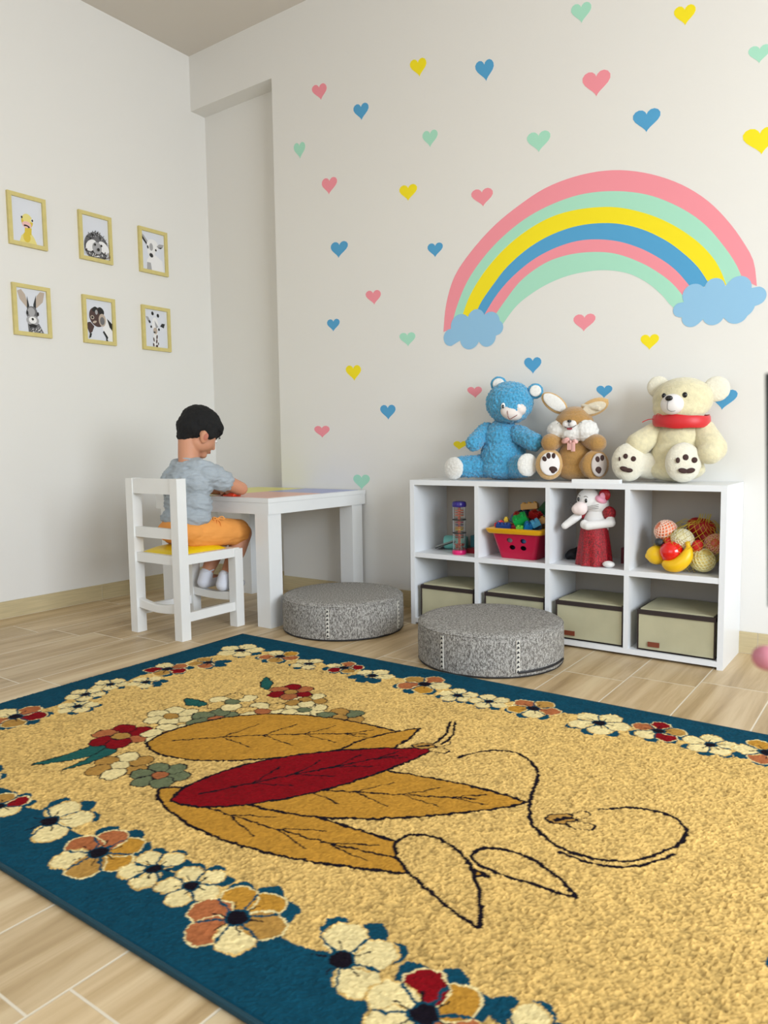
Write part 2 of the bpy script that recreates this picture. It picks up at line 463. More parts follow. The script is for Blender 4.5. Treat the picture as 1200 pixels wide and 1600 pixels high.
def cloud(name, cs, cen):
    bm = bmesh.new(); P = []
    for i in range(160):
        a = 2*PI*i/160; d = Vector((math.cos(a), math.sin(a))); best = 0.01
        for (x, z), r in cs:
            w = Vector((x-cen[0], z-cen[1])); b = w.dot(d); disc = b*b - w.dot(w) + r*r
            if disc > 0: best = max(best, b+math.sqrt(disc))
        P.append((cen[0]+d.x*best, -0.0014, cen[1]+d.y*best))
    vs = [bm.verts.new(p) for p in P]; f = bm.faces.new(vs); f.normal_update()
    if f.normal.y > 0: f.normal_flip()
    bmesh.ops.triangulate(bm, faces=[f])
    return obj(name, bm, mat('cloud_paint', '8FBFE0', 0.6), rb)
cloud('cloud', [((1.767,1.311),.04),((1.819,1.36),.052),((1.901,1.381),.044),((1.974,1.359),.046),((2.005,1.331),.033),((1.867,1.298),.051),((1.957,1.295),.044),((1.889,1.334),.06)], (1.889, 1.332))['label'] = 'small left cloud'
cloud('cloud', [((2.798,1.318),.028),((2.846,1.368),.042),((2.92,1.384),.037),((3.004,1.373),.044),((3.064,1.337),.034),((3.01,1.314),.052),((2.84,1.285),.037),((2.918,1.286),.039),((2.997,1.287),.043),((2.923,1.33),.054),((2.864,1.326),.04)], (2.925, 1.328))['label'] = 'large right cloud'

# ---------------------------------------------------------------- framed animal pictures
framem = mat('pale_gold_wood_frame', 'CFC07C', 0.45, vary=0.05, vscale=40)
paper = mat('photo_paper', 'D9DCE4', 0.5)
g1, g2, g3, g4 = (mat('print_ink', c, 0.5) for c in ('2A2A2C', '6B6A6C', 'A5A4A6', 'E9E8E8'))
br = mat('print_ink', '4A3330', .5); yl = mat('print_ink', 'D6BC3C', .5); yl2 = mat('print_ink', 'E3D683', .5); pk = mat('print_ink', 'E9B9B4', .5); bk = mat('print_ink', '151516', .5); gb = mat('print_ink', 'B9A99A', .5)
def picture(y0, y1, z0, z1, label, draw):
    t = thing('picture_frame', label, 'picture frame', (0, (y0+y1)/2, z0), 'framed animal prints on the left wall')
    w = 0.019; bm = bmesh.new(); d = 0.016
    for a in ((y0, y0+w, z0, z1), (y1-w, y1, z0, z1), (y0+w, y1-w, z0, z0+w), (y0+w, y1-w, z1-w, z1)):
        box(bm, 0.0, d, *a)
    obj('frame_border', bm, framem, t, bevel=0.002)
    bm = B(0.002, 0.006, y0+w-.001, y1-w+.001, z0+w-.001, z1-w+.001)
    pr = obj('print', bm, paper, t)
    # drawing in unit space: u 0..1 left to right, v 0..1 bottom to top
    W = y1-y0-2*w; H = z1-z0-2*w
    A = Art((0.0062, y0+w, z0+w), (0, W, 0), (0, 0, H), (1, 0, 0), 0.00012)
    draw(A); A.build('animal_image', pr)
def d_duck(A):
    A.poly([(.22,.0),(.30,.16),(.42,.24),(.62,.24),(.72,.14),(.80,0)], yl2); A.ell((.47,.14),.12,.12,0,yl); A.poly([(.40,.2),(.42,.36),(.64,.36),(.62,.2)], yl)
    A.ell((.50,.50),.19,.16,0,yl); A.ell((.50,.56),.15,.11,0,yl2); A.ell((.48,.42),.15,.075,0,pk); A.ell((.48,.385),.10,.03,-8,bk); A.ell((.46,.365),.06,.018,0,pk)
    A.ell((.33,.57),.028,.026,0,bk); A.ell((.67,.54),.05,.045,0,g4); A.ell((.67,.54),.03,.03,0,bk)
def d_hog(A):
    A.ell((.52,.28),.46,.36,0,g2)
    for i in range(90):
        a = random.uniform(0, PI); r = random.uniform(.6, 1.02); x, y = .52+.45*r*math.cos(a), .28+.36*r*math.sin(a)
        A.poly([(x-.02,y),(x+.02,y),(x+.05*math.cos(a),y+.05*math.sin(a))], random.choice([g1,bk,g3,g1]))
    A.ell((.28,.28),.22,.13,25,g4); A.ell((.76,.28),.22,.13,-25,g4); A.ell((.5,.24),.18,.15,0,g3)
    for i in range(60):
        x = random.uniform(.05,.98); y = random.uniform(0.0,.10+abs(x-.5)*.15); A.poly([(x-.02,y),(x+.02,y),(x,y+.045)], random.choice([g1,br,g3,g4]))
    A.ell((.40,.31),.035,.03,0,bk); A.ell((.64,.31),.035,.03,0,bk); A.ell((.52,.20),.05,.04,0,bk)
def d_goat(A):
    A.poly([(.18,0),(.22,.25),(.35,.4),(.62,.42),(.9,.3),(.95,0)], g4); A.poly([(.2,0),(.22,.2),(.38,.2),(.42,0)], g3)
    A.poly([(0,.93),(.10,.90),(.32,.72),(.26,.62),(.10,.74),(0,.84)], g3); A.poly([(.03,.80),(.22,.66),(.24,.70),(.05,.87)], bk)
    A.ell((.48,.66),.25,.17,0,g4); A.ell((.42,.50),.17,.16,10,g4); A.ell((.42,.62),.08,.1,0,g3)
    A.poly([(.66,.66),(.78,.74),(.98,.75),(.92,.66),(.78,.62)], g3); A.poly([(.70,.64),(.92,.67),(.84,.62)], bk)
    A.ell((.27,.60),.03,.045,20,bk); A.ell((.62,.56),.04,.03,0,bk); A.ell((.41,.40),.085,.055,-10,g1)
def d_rabbit(A):
    A.poly([(.36,0),(.34,.22),(.72,.22),(.88,0)], g2); A.poly([(.05,.92),(.18,.97),(.30,.86),(.40,.60),(.34,.56),(.12,.74)], gb); A.poly([(.95,.96),(.80,.97),(.68,.86),(.60,.62),(.66,.58),(.88,.74)], gb)
    A.poly([(.36,.84),(.42,.62),(.42,.52),(.34,.54)], g1); A.poly([(.66,.88),(.56,.66),(.55,.54),(.64,.55)], g1)
    A.ell((.50,.44),.19,.17,0,g2); A.ell((.48,.48),.12,.10,0,g3); A.ell((.51,.28),.21,.12,0,g3); A.ell((.51,.29),.13,.08,0,g4); A.ell((.51,.31),.04,.03,0,bk)
    A.poly([(.36,.17),(.5,.20),(.66,.18),(.6,.12),(.42,.12)], bk)
    for i in range(40): A.ell((random.uniform(.38,.78),random.uniform(.0,.12)),.02,.01,random.uniform(0,90),random.choice([g1,g3,g4]))
    A.ell((.33,.44),.03,.045,0,bk); A.ell((.68,.44),.03,.045,0,bk)
def d_cow(A):
    A.poly([(.62,.30),(.72,.62),(.88,.50),(1,.40),(1,.0),(.90,.02),(.80,.08)], g4); A.poly([(.80,.58),(1,.46),(1,.28),(.90,.36)], bk)
    A.ell((.42,.58),.30,.24,-15,br); A.ell((.34,.77),.10,.06,20,bk); A.ell((.58,.74),.13,.09,-25,bk); A.ell((.62,.52),.14,.16,0,gb); A.ell((.62,.50),.09,.10,0,g2)
    A.poly([(.05,.42),(.02,.30),(.12,.14),(.22,.20),(.30,.34),(.16,.44)], br); A.poly([(.12,.16),(.08,.03),(.16,.06),(.20,.16)], bk)
    A.ell((.24,.56),.07,.05,0,gb); A.ell((.24,.56),.04,.03,0,bk); A.ell((.40,.70),.05,.06,0,g3); A.ell((.32,.45),.08,.03,15,gb)
    A.poly([(.66,.26),(.82,.10),(.78,.04),(.62,.22)], bk); A.poly([(.74,.10),(.82,-.0),(.74,-.0)], bk)
def d_giraffe(A):
    A.poly([(.32,0),(.36,.20),(.40,.40),(.56,.40),(.58,.20),(.62,0)], g4); A.ell((.46,.60),.14,.20,0,g4); A.poly([(.44,.72),(.60,.56),(.50,.50),(.46,.60)], g3); A.ell((.46,.44),.09,.09,0,gb)
    A.ell((.36,.90),.055,.05,-30,bk); A.ell((.60,.86),.055,.05,-30,bk); A.poly([(.05,.80),(.16,.80),(.28,.66),(.20,.62)], g3); A.ell((.22,.67),.05,.03,-40,bk)
    A.poly([(.68,.58),(.76,.66),(.90,.66),(.84,.54)], g1); A.ell((.28,.54),.035,.035,0,bk); A.ell((.62,.49),.04,.035,0,bk); A.ell((.42,.40),.05,.02,0,g1)
    for x, y, a, b, r in ((.52,.28,.03,.06,-10),(.38,.20,.025,.06,15),(.50,.16,.03,.06,-12),(.36,.06,.03,.05,10),(.50,.03,.05,.04,10),(.57,.10,.02,.04,0)): A.ell((x, y), a, b, r, br)
W_, H_ = 0.192, 0.2465
picture(-1.143, -0.951, 1.796, 2.0425, 'pale gold frame with a yellow duckling print, upper left', d_duck)
picture(-0.773, -0.581, 1.796, 2.0425, 'pale gold frame with a hedgehog print, top row middle', d_hog)
picture(-0.409, -0.217, 1.796, 2.0425, 'pale gold frame with a white kid goat print, upper right', d_goat)
picture(-1.143, -0.951, 1.369, 1.6155, 'pale gold frame with a grey long-eared rabbit print, lower left', d_rabbit)
picture(-0.773, -0.581, 1.369, 1.6155, 'pale gold frame with a brown and white calf print, bottom row middle', d_cow)
picture(-0.409, -0.217, 1.369, 1.6155, 'pale gold frame with a giraffe print, lower right', d_giraffe)

# ---------------------------------------------------------------- white cube shelf
lam = mat('white_laminate', 'E6E8EA', 0.32)
SX0, SX1, SD, SH = 1.721, 3.040, 0.292, 0.655
sh = thing('cube_shelf', 'white laminate eight-cube storage shelf standing against the mural wall', 'shelf', ((SX0+SX1)/2, -SD/2, 0))
obj('side_panel', B(SX0, SX0+.022, -SD, -.001, 0.0, SH-.022), lam, sh, bevel=.0012)
obj('side_panel', B(SX1-.020, SX1, -SD, -.001, 0.0, SH-.022), lam, sh, bevel=.0012)
obj('top_panel', B(SX0, SX1, -SD, -.001, SH-.022, SH), lam, sh, bevel=.0012)
obj('bottom_panel', B(SX0+.022, SX1-.020, -SD, -.001, .010, .030), lam, sh, bevel=.0012)
obj('middle_shelf', B(SX0+.022, SX1-.020, -SD+.001, -.008, .308, .329), lam, sh, bevel=.0012)
DIV = (2.049, 2.370, 2.687)
for d in DIV:
    bm = B(d, d+.018, -SD, -.008, .030, .308); box(bm, d, d+.018, -SD, -.008, .329, SH-.022)
    obj('divider', bm, lam, sh)
obj('back_panel', B(SX0+.022, SX1-.020, -.008, -.002, .030, SH-.022), mat('shade_darkened_back_board', 'ABA195', .5), sh)  # board colour darkened to deepen the shade inside the cubes

# storage bins
binm = mat('khaki_bin_fabric', 'B4AF90', 0.85, bump=.15, bscale=700, vary=.05, vscale=14)
trimm = mat('dark_brown_bin_trim', '2B1F1C', 0.7)
leath = mat('brown_leather_tab', '7A3A24', 0.5)
def storage_bin(x0, x1, label, tab):
    t = thing('storage_bin', label, 'storage bin', ((x0+x1)/2, -.15, .030), 'khaki fabric bins in the lower cubes')
    y0, y1, z0, z1 = -.278, -.030, .031, .186
    bm = B(x0, x1, y0, y1, z0+.004, z1-.018)
    bmesh.ops.subdivide_edges(bm, edges=bm.edges[:], cuts=10, use_grid_fill=True)
    for v in bm.verts:
        q = (v.co.x-x0)/(x1-x0); h = (v.co.z-z0)/(z1-z0)
        if v.co.y < y0+.001: v.co.y += .004*math.sin(PI*q)*math.sin(PI*h) - .002*noise.noise(v.co*14)
    obj('bin_body', bm, binm, t, smooth=True)
    bm = bmesh.new()
    box(bm, x0-.002, x1+.002, y0-.003, y1+.002, z1-.019, z1-.003)
    box(bm, x0-.0015, x0+.004, y0-.0015, y0+.004, z0, z1-.018)
    box(bm, x0, x1, y0-.001, y0+.003, z0, z0+.005)
    box(bm, x1-.004, x1+.0015, y0-.0015, y0+.004, z0, z1-.018)
    box(bm, x0, x1, y0-.001, y1, z0-.0005, z0+.003)
    obj('trim_band', bm, trimm, t)
    bm = B(x0+.008, x1-.008, y0+.008, y1-.006, z1-.006, z1+.001)
    bmesh.ops.subdivide_edges(bm, edges=bm.edges[:], cuts=8, use_grid_fill=True)
    for v in bm.verts:
        if v.co.z > z1: v.co.z += .003*noise.noise(v.co*12) + .003*math.sin(PI*(v.co.x-x0)/(x1-x0))
    obj('lid', bm, binm, t, smooth=True)
    if tab: obj('label_tab', B(tab-.021, tab+.021, y0-.0045, y0-.0005, .047, .065), leath, t, bevel=.001)
storage_bin(1.768, 2.036, 'khaki lidded fabric bin in the leftmost lower cube, behind the two ottomans', None)
storage_bin(2.092, 2.362, 'khaki lidded fabric bin in the lower cube hidden behind the right ottoman, second from left', None)
storage_bin(2.413, 2.681, 'khaki lidded fabric bin with brown tab, just right of the ottoman', 2.470)
storage_bin(2.737, 3.010, 'khaki lidded fabric bin with brown tab in the rightmost lower cube', 2.797)

# ---------------------------------------------------------------- play table
tm = mat('white_table_paint', 'E4E5E4', 0.30, vary=.015, vscale=8)
tb = thing('play_table', 'white low play table with a pastel panelled top, against the wall', 'table', (.86, -.36, 0))
def table_top():
    M = bpy.data.materials.new('pastel_panel_top'); M.use_nodes = True
    nt = M.node_tree; n = nt.nodes; L = nt.links; b = n['Principled BSDF']
    tc = n.new('ShaderNodeTexCoord'); sp = n.new('ShaderNodeSeparateXYZ'); L.new(tc.outputs['Object'], sp.inputs[0])
    cy = n.new('ShaderNodeValToRGB'); cy.color_ramp.interpolation = 'CONSTANT'
    mr = n.new('ShaderNodeMapRange'); mr.inputs['From Min'].default_value = -.36; mr.inputs['From Max'].default_value = .35
    L.new(sp.outputs['Y'], mr.inputs[0]); L.new(mr.outputs[0], cy.inputs[0])
    e = cy.color_ramp.elements; e[0].position = 0; e[0].color = lin('E5AC9C'); e[1].position = .55; e[1].color = lin('96A0D4')
    mx = n.new('ShaderNodeMix'); mx.data_type = 'RGBA'; mx.inputs[7].default_value = lin('E8E26A')
    lt = n.new('ShaderNodeMath'); lt.operation = 'LESS_THAN'; lt.inputs[1].default_value = 0.0; L.new(sp.outputs['X'], lt.inputs[0])
    L.new(lt.outputs[0], mx.inputs[0]); L.new(cy.outputs[0], mx.inputs[6]); L.new(mx.outputs[2], b.inputs['Base Color'])
    b.inputs['Roughness'].default_value = 0.3
    return M
obj('table_top', B(.470, 1.254, -.716, -.006, .564, .584), tm, tb, bevel=.002)
obj('top_inlay', B(.500, 1.225, -.690, -.030, .5835, .5848), table_top(), tb)
bm = bmesh.new()
box(bm, .472, 1.252, -.714, -.694, .512, .5635); box(bm, .472, 1.252, -.028, -.008, .512, .5635)
box(bm, .472, .492, -.694, -.028, .512, .5635); box(bm, 1.232, 1.252, -.694, -.028, .512, .5635)
obj('apron', bm, tm, tb, bevel=.001)
for (a, b_, c, d) in ((1.166, 1.247, -.713, -.630), (.505, .585, -.713, -.630), (1.166, 1.247, -.112, -.030), (.517, .590, -.190, -.110)):
    obj('leg', B(a, b_, c, d, 0, .512), tm, tb, bevel=.003)

# ---------------------------------------------------------------- child chair
cm = mat('white_chair_paint', 'E6E6E3', 0.33, vary=.015, vscale=10)
ch = thing('child_chair', 'white wooden child chair with a yellow seat cushion, boy sitting on it', 'chair', (.92, -.90, 0))
def post(x0, x1, y0, y1, z1, top=.0):
    return B(x0, x1, y0, y1, 0, z1)
for x0, x1 in ((.748, .794), (1.048, 1.094)):
    o = obj('leg', post(x0, x1, -1.082, -1.034, .684), cm, ch, bevel=.010, segs=4); o['label'] = 'rear leg rising as back post'
for x0, x1 in ((.750, .796), (1.046, 1.092)):
    o = obj('leg', post(x0, x1, -.770, -.724, .356), cm, ch, bevel=.010, segs=4)
obj('back_rail', B(.790, 1.052, -1.078, -1.052, .618, .683), cm, ch, bevel=.004)
obj('back_rail', B(.790, 1.052, -1.074, -1.052, .428, .472), cm, ch, bevel=.003)
bm = bmesh.new()
box(bm, .762, 1.080, -1.072, -1.048, .318, .358); box(bm, .790, 1.052, -.760, -.736, .318, .358)
box(bm, .762, .786, -1.05, -.74, .318, .358); box(bm, 1.058, 1.088, -1.05, -.74, .320, .360)
obj('seat_frame', bm, cm, ch, bevel=.004)
def bowed(x0, x1, y, z0, z1, sag, t=.024):
    bm = bmesh.new(); n = 14; prev = None
    for i in range(n+1):
        u = i/n; x = x0+(x1-x0)*u; b_ = sag*math.sin(PI*u)
        q = [bm.verts.new(p) for p in ((x, y-t/2, z0-b_*.6), (x, y+t/2, z0-b_*.6), (x, y+t/2, z1-b_), (x, y-t/2, z1-b_))]
        if prev:
            for k in range(4): bm.faces.new((prev[k], prev[(k+1) % 4], q[(k+1) % 4], q[k]))
        else: bm.faces.new(q[::-1])
        prev = q
    bm.faces.new(prev); bmesh.ops.recalc_face_normals(bm, faces=bm.faces[:]); return bm
o = obj('stretcher', bowed(.785, 1.056, -1.058, .112, .155, .018), cm, ch, bevel=.003); o['label'] = 'rear stretcher'
o = obj('stretcher', bowed(.785, 1.056, -.750, .118, .158, .010, .03), cm, ch, bevel=.003); o['label'] = 'front stretcher under the feet'
obj('stretcher', B(1.060, 1.082, -1.045, -.755, .074, .113), cm, ch, bevel=.003)
obj('stretcher', B(.760, .782, -1.045, -.755, .074, .113), cm, ch, bevel=.003)
bm = bmesh.new(); nx, ny = 22, 22
gv = [[None]*(ny+1) for _ in range(nx+1)]
for i in range(nx+1):
    for j in range(ny+1):
        u, v = i/nx*2-1, j/ny*2-1
        x = .921+u*.138*(1-.03*v*v); y = -.905+v*.146*(1-.03*u*u)
        gv[i][j] = bm.verts.new((x, y, .352+.034*(1-abs(u)**3.0)**.6*(1-abs(v)**3.0)**.6))
for i in range(nx):
    for j in range(ny): bm.faces.new((gv[i][j], gv[i+1][j], gv[i+1][j+1], gv[i][j+1]))
obj('seat_cushion', bm, mat('yellow_vinyl', 'EBCB05', 0.38), ch, smooth=True)

# ---------------------------------------------------------------- grey floor ottomans
def ottoman_fabric():
    M = bpy.data.materials.new('grey_melange_weave'); M.use_nodes = True
    nt = M.node_tree; n = nt.nodes; L = nt.links; b = n['Principled BSDF']
    tc = n.new('ShaderNodeTexCoord')
    mp = n.new('ShaderNodeMapping'); mp.inputs['Scale'].default_value = (1, 1, .55); L.new(tc.outputs['Object'], mp.inputs[0])
    a = n.new('ShaderNodeTexNoise'); a.inputs['Scale'].default_value = 420; a.inputs['Detail'].default_value = 2; L.new(mp.outputs[0], a.inputs['Vector'])
    c = n.new('ShaderNodeTexNoise'); c.inputs['Scale'].default_value = 170; c.inputs['Detail'].default_value = 3; L.new(mp.outputs[0], c.inputs['Vector'])
    ad = n.new('ShaderNodeMath'); ad.operation = 'ADD'; L.new(a.outputs[0], ad.inputs[0]); L.new(c.outputs[0], ad.inputs[1])
    cr = n.new('ShaderNodeValToRGB'); e = cr.color_ramp.elements
    mr = n.new('ShaderNodeMapRange'); mr.inputs['From Min'].default_value = .75; mr.inputs['From Max'].default_value = 1.25; L.new(ad.outputs[0], mr.inputs[0])
    e[0].position = .15; e[0].color = lin('5E5A55'); e[1].position = .9; e[1].color = lin('B9B6AF')
    k = e.new(.5); k.color = lin('8F8C86')
    L.new(mr.outputs[0], cr.inputs[0]); L.new(cr.outputs[0], b.inputs['Base Color'])
    b.inputs['Roughness'].default_value = .95
    bp = n.new('ShaderNodeBump'); bp.inputs['Strength'].default_value = .5; bp.inputs['Distance'].default_value = .003
    L.new(ad.outputs[0], bp.inputs['Height']); L.new(bp.outputs[0], b.inputs['Normal'])
    return M
otm = ottoman_fabric(); strapm = mat('off_white_zigzag_tape', 'CDC9BE', .8); blk = mat('black_trim', '17161A', .6)
def ottoman(cx, cy, r, h, label, strips, piping):
    t = thing('ottoman', label, 'ottoman', (cx, cy, 0), 'grey woven round ottomans')
    prof = [(0, 0), (r-.010, 0), (r-.002, .006), (r, .02), (r+.001, h*.5), (r, h-.024), (r-.003, h-.012), (r-.012, h-.004), (r-.03, h), (r*.6, h+.002), (0, h+.003)]
    P = []
    for (a, b_), (c, d) in zip(prof, prof[1:]):
        for k in range(3): P.append((a+(c-a)*k/3, b_+(d-b_)*k/3))
    P.append(prof[-1])
    bm = bmesh.new(); lathe(bm, P, (cx, cy, 0), n=120)
    for v in bm.verts:
        a = math.atan2(v.co.y-cy, v.co.x-cx); rr = math.hypot(v.co.x-cx, v.co.y-cy)
        if rr > r*.9 and v.co.z > .005:
            k = 1+.006*noise.noise(Vector((math.cos(a)*7, math.sin(a)*7, v.co.z*4+cx*9)))
            v.co.x = cx+(v.co.x-cx)*k; v.co.y = cy+(v.co.y-cy)*k
    obj('cover', bm, otm, t, smooth=True)
    bm = bmesh.new(); tube(bm, [(cx+(r-.003)*math.cos(2*PI*i/90), cy+(r-.003)*math.sin(2*PI*i/90), h-.012) for i in range(90)], .0028, 6, True)
    obj('piping', bm, otm, t, smooth=True)
    bm = bmesh.new(); tube(bm, [(cx+(r-.004)*math.cos(2*PI*i/90), cy+(r-.004)*math.sin(2*PI*i/90), .006) for i in range(90)], .004, 6, True)
    obj('base_binding', bm, blk, t, smooth=True)
    for a in strips:
        a = math.radians(a); bm = bmesh.new(); hw = .0065/r
        def P_(s, z, o): return (cx+(r+.004+o)*math.cos(a+s*hw), cy+(r+.004+o)*math.sin(a+s*hw), z)
        z0, z1 = .018, h-.020
        def quad(pts, mi):
            f = bm.faces.new([bm.verts.new(p) for p in pts]); f.material_index = mi
        quad([P_(-1, z0, 0), P_(1, z0, 0), P_(1, z1, 0), P_(-1, z1, 0)], 0)
        quad([P_(1, z0, 0), P_(1, z0, -.006), P_(1, z1, -.006), P_(1, z1, 0)], 0); quad([P_(-1, z0, -.006), P_(-1, z0, 0), P_(-1, z1, 0), P_(-1, z1, -.006)], 0)
        nn = 7; dz = (z1-z0)/nn
        for i in range(nn):
            zc = z0+dz*(i+.5); quad([P_(-.9, zc-dz*.42, .0006), P_(.9, zc-dz*.15, .0006), P_(-.2, zc+dz*.35, .0006)], 1)
        obj('zigzag_tape', bm, [strapm, blk], t)
    if piping:
        a0, a1 = piping; bm = bmesh.new()
        tube(bm, [(cx+(r+.004)*math.cos(math.radians(a0+(a1-a0)*i/24)), cy+(r+.004)*math.sin(math.radians(a0+(a1-a0)*i/24)), .022+.004*i/24) for i in range(25)], .0042, 6)
        obj('zipper', bm, blk, t, smooth=True)
ottoman(1.495, -.503, .270, .158, 'grey woven round ottoman beside the table leg', (-65, 10, 185), None)
ottoman(2.275, -.583, .273, .156, 'grey woven round ottoman in front of the cube shelf', (-100, -42, 80), (-42, 10))

# ---------------------------------------------------------------- patterned rug
RX0, RX1, RY0, RY1 = 1.238, 3.69, -2.392, -0.876
def build_rug():
    st = .003
    nx = int((RX1-RX0)/st)+1; ny = int((RY1-RY0)/st)+1
    X, Y = np.meshgrid(np.linspace(RX0, RX1, nx), np.linspace(RY0, RY1, ny), indexing='ij')
    def vnoise(sc, seed):
        g = np.random.default_rng(seed); w = int((RX1-RX0)/sc)+3; h = int((RY1-RY0)/sc)+3
        G = g.random((w, h))*2-1; u = (X-RX0)/sc; v = (Y-RY0)/sc
        i = u.astype(int); j = v.astype(int); a = u-i; b = v-j; a = a*a*(3-2*a); b = b*b*(3-2*b)
        return G[i, j]*(1-a)*(1-b)+G[i+1, j]*a*(1-b)+G[i, j+1]*(1-a)*b+G[i+1, j+1]*a*b
    Xw = X + .0035*vnoise(.012, 1); Yw = Y + .0035*vnoise(.012, 2)
    col = np.zeros((nx, ny, 3)); hgt = np.zeros((nx, ny))
    def L3(h): return np.array(lin(h)[:3])
    teal, field, cream, ochre, rust, red, dark, sage, leafc, tan = map(L3, ('0A4053', 'C7A562', 'DFCC93', 'B3822F', 'A4613A', '7C0712', '120C16', '666E50', '1E544E', 'A87F3E'))
    def paint_mask(mk, c): col[mk] = c
    def sub(x0, x1, y0, y1):
        i0 = max(0, int((x0-RX0)/st)-1); i1 = min(nx, int((x1-RX0)/st)+2); j0 = max(0, int((y0-RY0)/st)-1); j1 = min(ny, int((y1-RY0)/st)+2)
        return (slice(i0, i1), slice(j0, j1))
    def ell(cx, cy, a, b, ang, c, ring=None, rc=None):
        m_ = max(a, b)*1.15+.01; s = sub(cx-m_, cx+m_, cy-m_, cy+m_)
        t = math.radians(ang); dx = Xw[s]-cx; dy = Yw[s]-cy
        u = (dx*math.cos(t)+dy*math.sin(t))/a; v = (-dx*math.sin(t)+dy*math.cos(t))/b
        d = u*u+v*v
        if ring is not None: col[s][d < (1+ring/min(a, b))**2] = rc
        if c is not None: col[s][d < 1] = c
    def poly(P, c, outline=None, ow=.004):
        P = [(p[0], p[1]) for p in P]; xs = [p[0] for p in P]; ys_ = [p[1] for p in P]
        s = sub(min(xs)-.01, max(xs)+.01, min(ys_)-.01, max(ys_)+.01); xx, yy = Xw[s], Yw[s]
        ins = np.zeros(xx.shape, bool); k = len(P); dist = np.full(xx.shape, 9.0)
        for i in range(k):
            (x1, y1), (x2, y2) = P[i], P[(i+1) % k]
            cnd = ((y1 > yy) != (y2 > yy))
            with np.errstate(divide='ignore', invalid='ignore'):
                xi = (x2-x1)*(yy-y1)/((y2-y1) if y2 != y1 else 1e-9)+x1
            ins ^= cnd & (xx < xi)
            if outline is not None:
                ll = (x2-x1)**2+(y2-y1)**2+1e-12; t = np.clip(((xx-x1)*(x2-x1)+(yy-y1)*(y2-y1))/ll, 0, 1)
                dist = np.minimum(dist, np.hypot(xx-x1-t*(x2-x1), yy-y1-t*(y2-y1)))
        if c is not None: col[s][ins] = c
        if outline is not None: col[s][dist < ow] = outline
    def line(P, w, c):
        P = [(p[0], p[1]) for p in P]
        for (x1, y1), (x2, y2) in zip(P, P[1:]):
            s = sub(min(x1, x2)-w-.01, max(x1, x2)+w+.01, min(y1, y2)-w-.01, max(y1, y2)+w+.01); xx, yy = Xw[s], Yw[s]
            ll = (x2-x1)**2+(y2-y1)**2+1e-12; t = np.clip(((xx-x1)*(x2-x1)+(yy-y1)*(y2-y1))/ll, 0, 1)
            col[s][np.hypot(xx-x1-t*(x2-x1), yy-y1-t*(y2-y1)) < w] = c
    def cm2(P, closed=False, n=8): return [(q.x, q.y) for q in catmull([(p[0], p[1], 0) for p in P], n, closed)]
    # border and field
    col[:] = teal
    fr = .165; wob = .016*np.sin(X*31)+.012*np.sin(Y*27+1)
    inner = (X > RX0+fr+wob) & (X < RX1-fr+wob) & (Y > RY0+fr+wob) & (Y < RY1-fr-wob)
    col[inner] = field
    rg = random.Random(5)
    def flower(cx, cy, r, pal, a0=0, n=5, inward=(0, 0)):
        # leaf lobes toward the field, then petals with pale rims, then a dark heart
        if inward != (0, 0):
            for k in (-1, 0, 1):
                ia = math.atan2(inward[1], inward[0])+k*.75
                ell(cx+math.cos(ia)*r*.80, cy+math.sin(ia)*r*.80, r*.46, r*.34, math.degrees(ia), teal)
        for i in range(n):
            a = a0+2*PI*i/n; c = pal[i % len(pal)]
            if c is None: continue
            px_, py_ = cx+math.cos(a)*r*.60, cy+math.sin(a)*r*.60
            rim = cream if c is not cream else field
            ell(px_, py_, r*.46, r*.40, math.degrees(a), c, .0035, rim)
        for i in range(n):
            a = a0+2*PI*i/n; line([(cx, cy), (cx+math.cos(a+.12)*r*.55, cy+math.sin(a+.12)*r*.55)], .0016, dark)
            a = a0+2*PI*(i+.5)/n; line([(cx, cy), (cx+math.cos(a)*r*.8, cy+math.sin(a)*r*.8)], .0025, teal)
        ell(cx, cy, r*.22, r*.22, 0, dark, .004, teal)
    CR = [cream]; RU = [rust, tan, rust, ochre, cream]; TC = [cream, cream, None, None, cream]; RD = [red, rust, cream, red, tan]; OC = [ochre, ochre, rust, rust, cream, tan]
    IN = (1, 0)
    for x, y, r, p in ((1.40,-2.10,.07,CR),(1.40,-1.955,.085,[rust,tan,red,rust,cream]),(1.475,-1.80,.06,CR),(1.395,-1.72,.058,CR),(1.375,-1.615,.058,CR),(1.455,-1.53,.06,[cream,None,cream,cream,cream]),(1.39,-1.39,.075,RD),(1.45,-1.25,.07,[tan,tan,rust,None,None]),(1.43,-1.07,.085,CR)):
        flower(x, y, r, p, rg.random()*6, 5, IN)
    for x, y, r, p in ((1.62,-1.045,.075,RU),(1.78,-1.06,.06,[cream,None,cream,cream,cream]),(1.92,-1.025,.065,RD),(2.06,-1.045,.07,[cream,None,None,cream,cream]),(2.26,-1.025,.085,RU),(2.41,-1.06,.06,CR),(2.52,-1.055,.06,CR),(2.66,-1.035,.075,RU),(2.865,-1.045,.08,CR),(3.02,-1.015,.068,RD),(3.16,-1.035,.065,CR),(3.29,-1.01,.075,RU),(3.44,-1.05,.075,CR)):
        flower(x, y, r, p, rg.random()*6, 5, (0, -1))
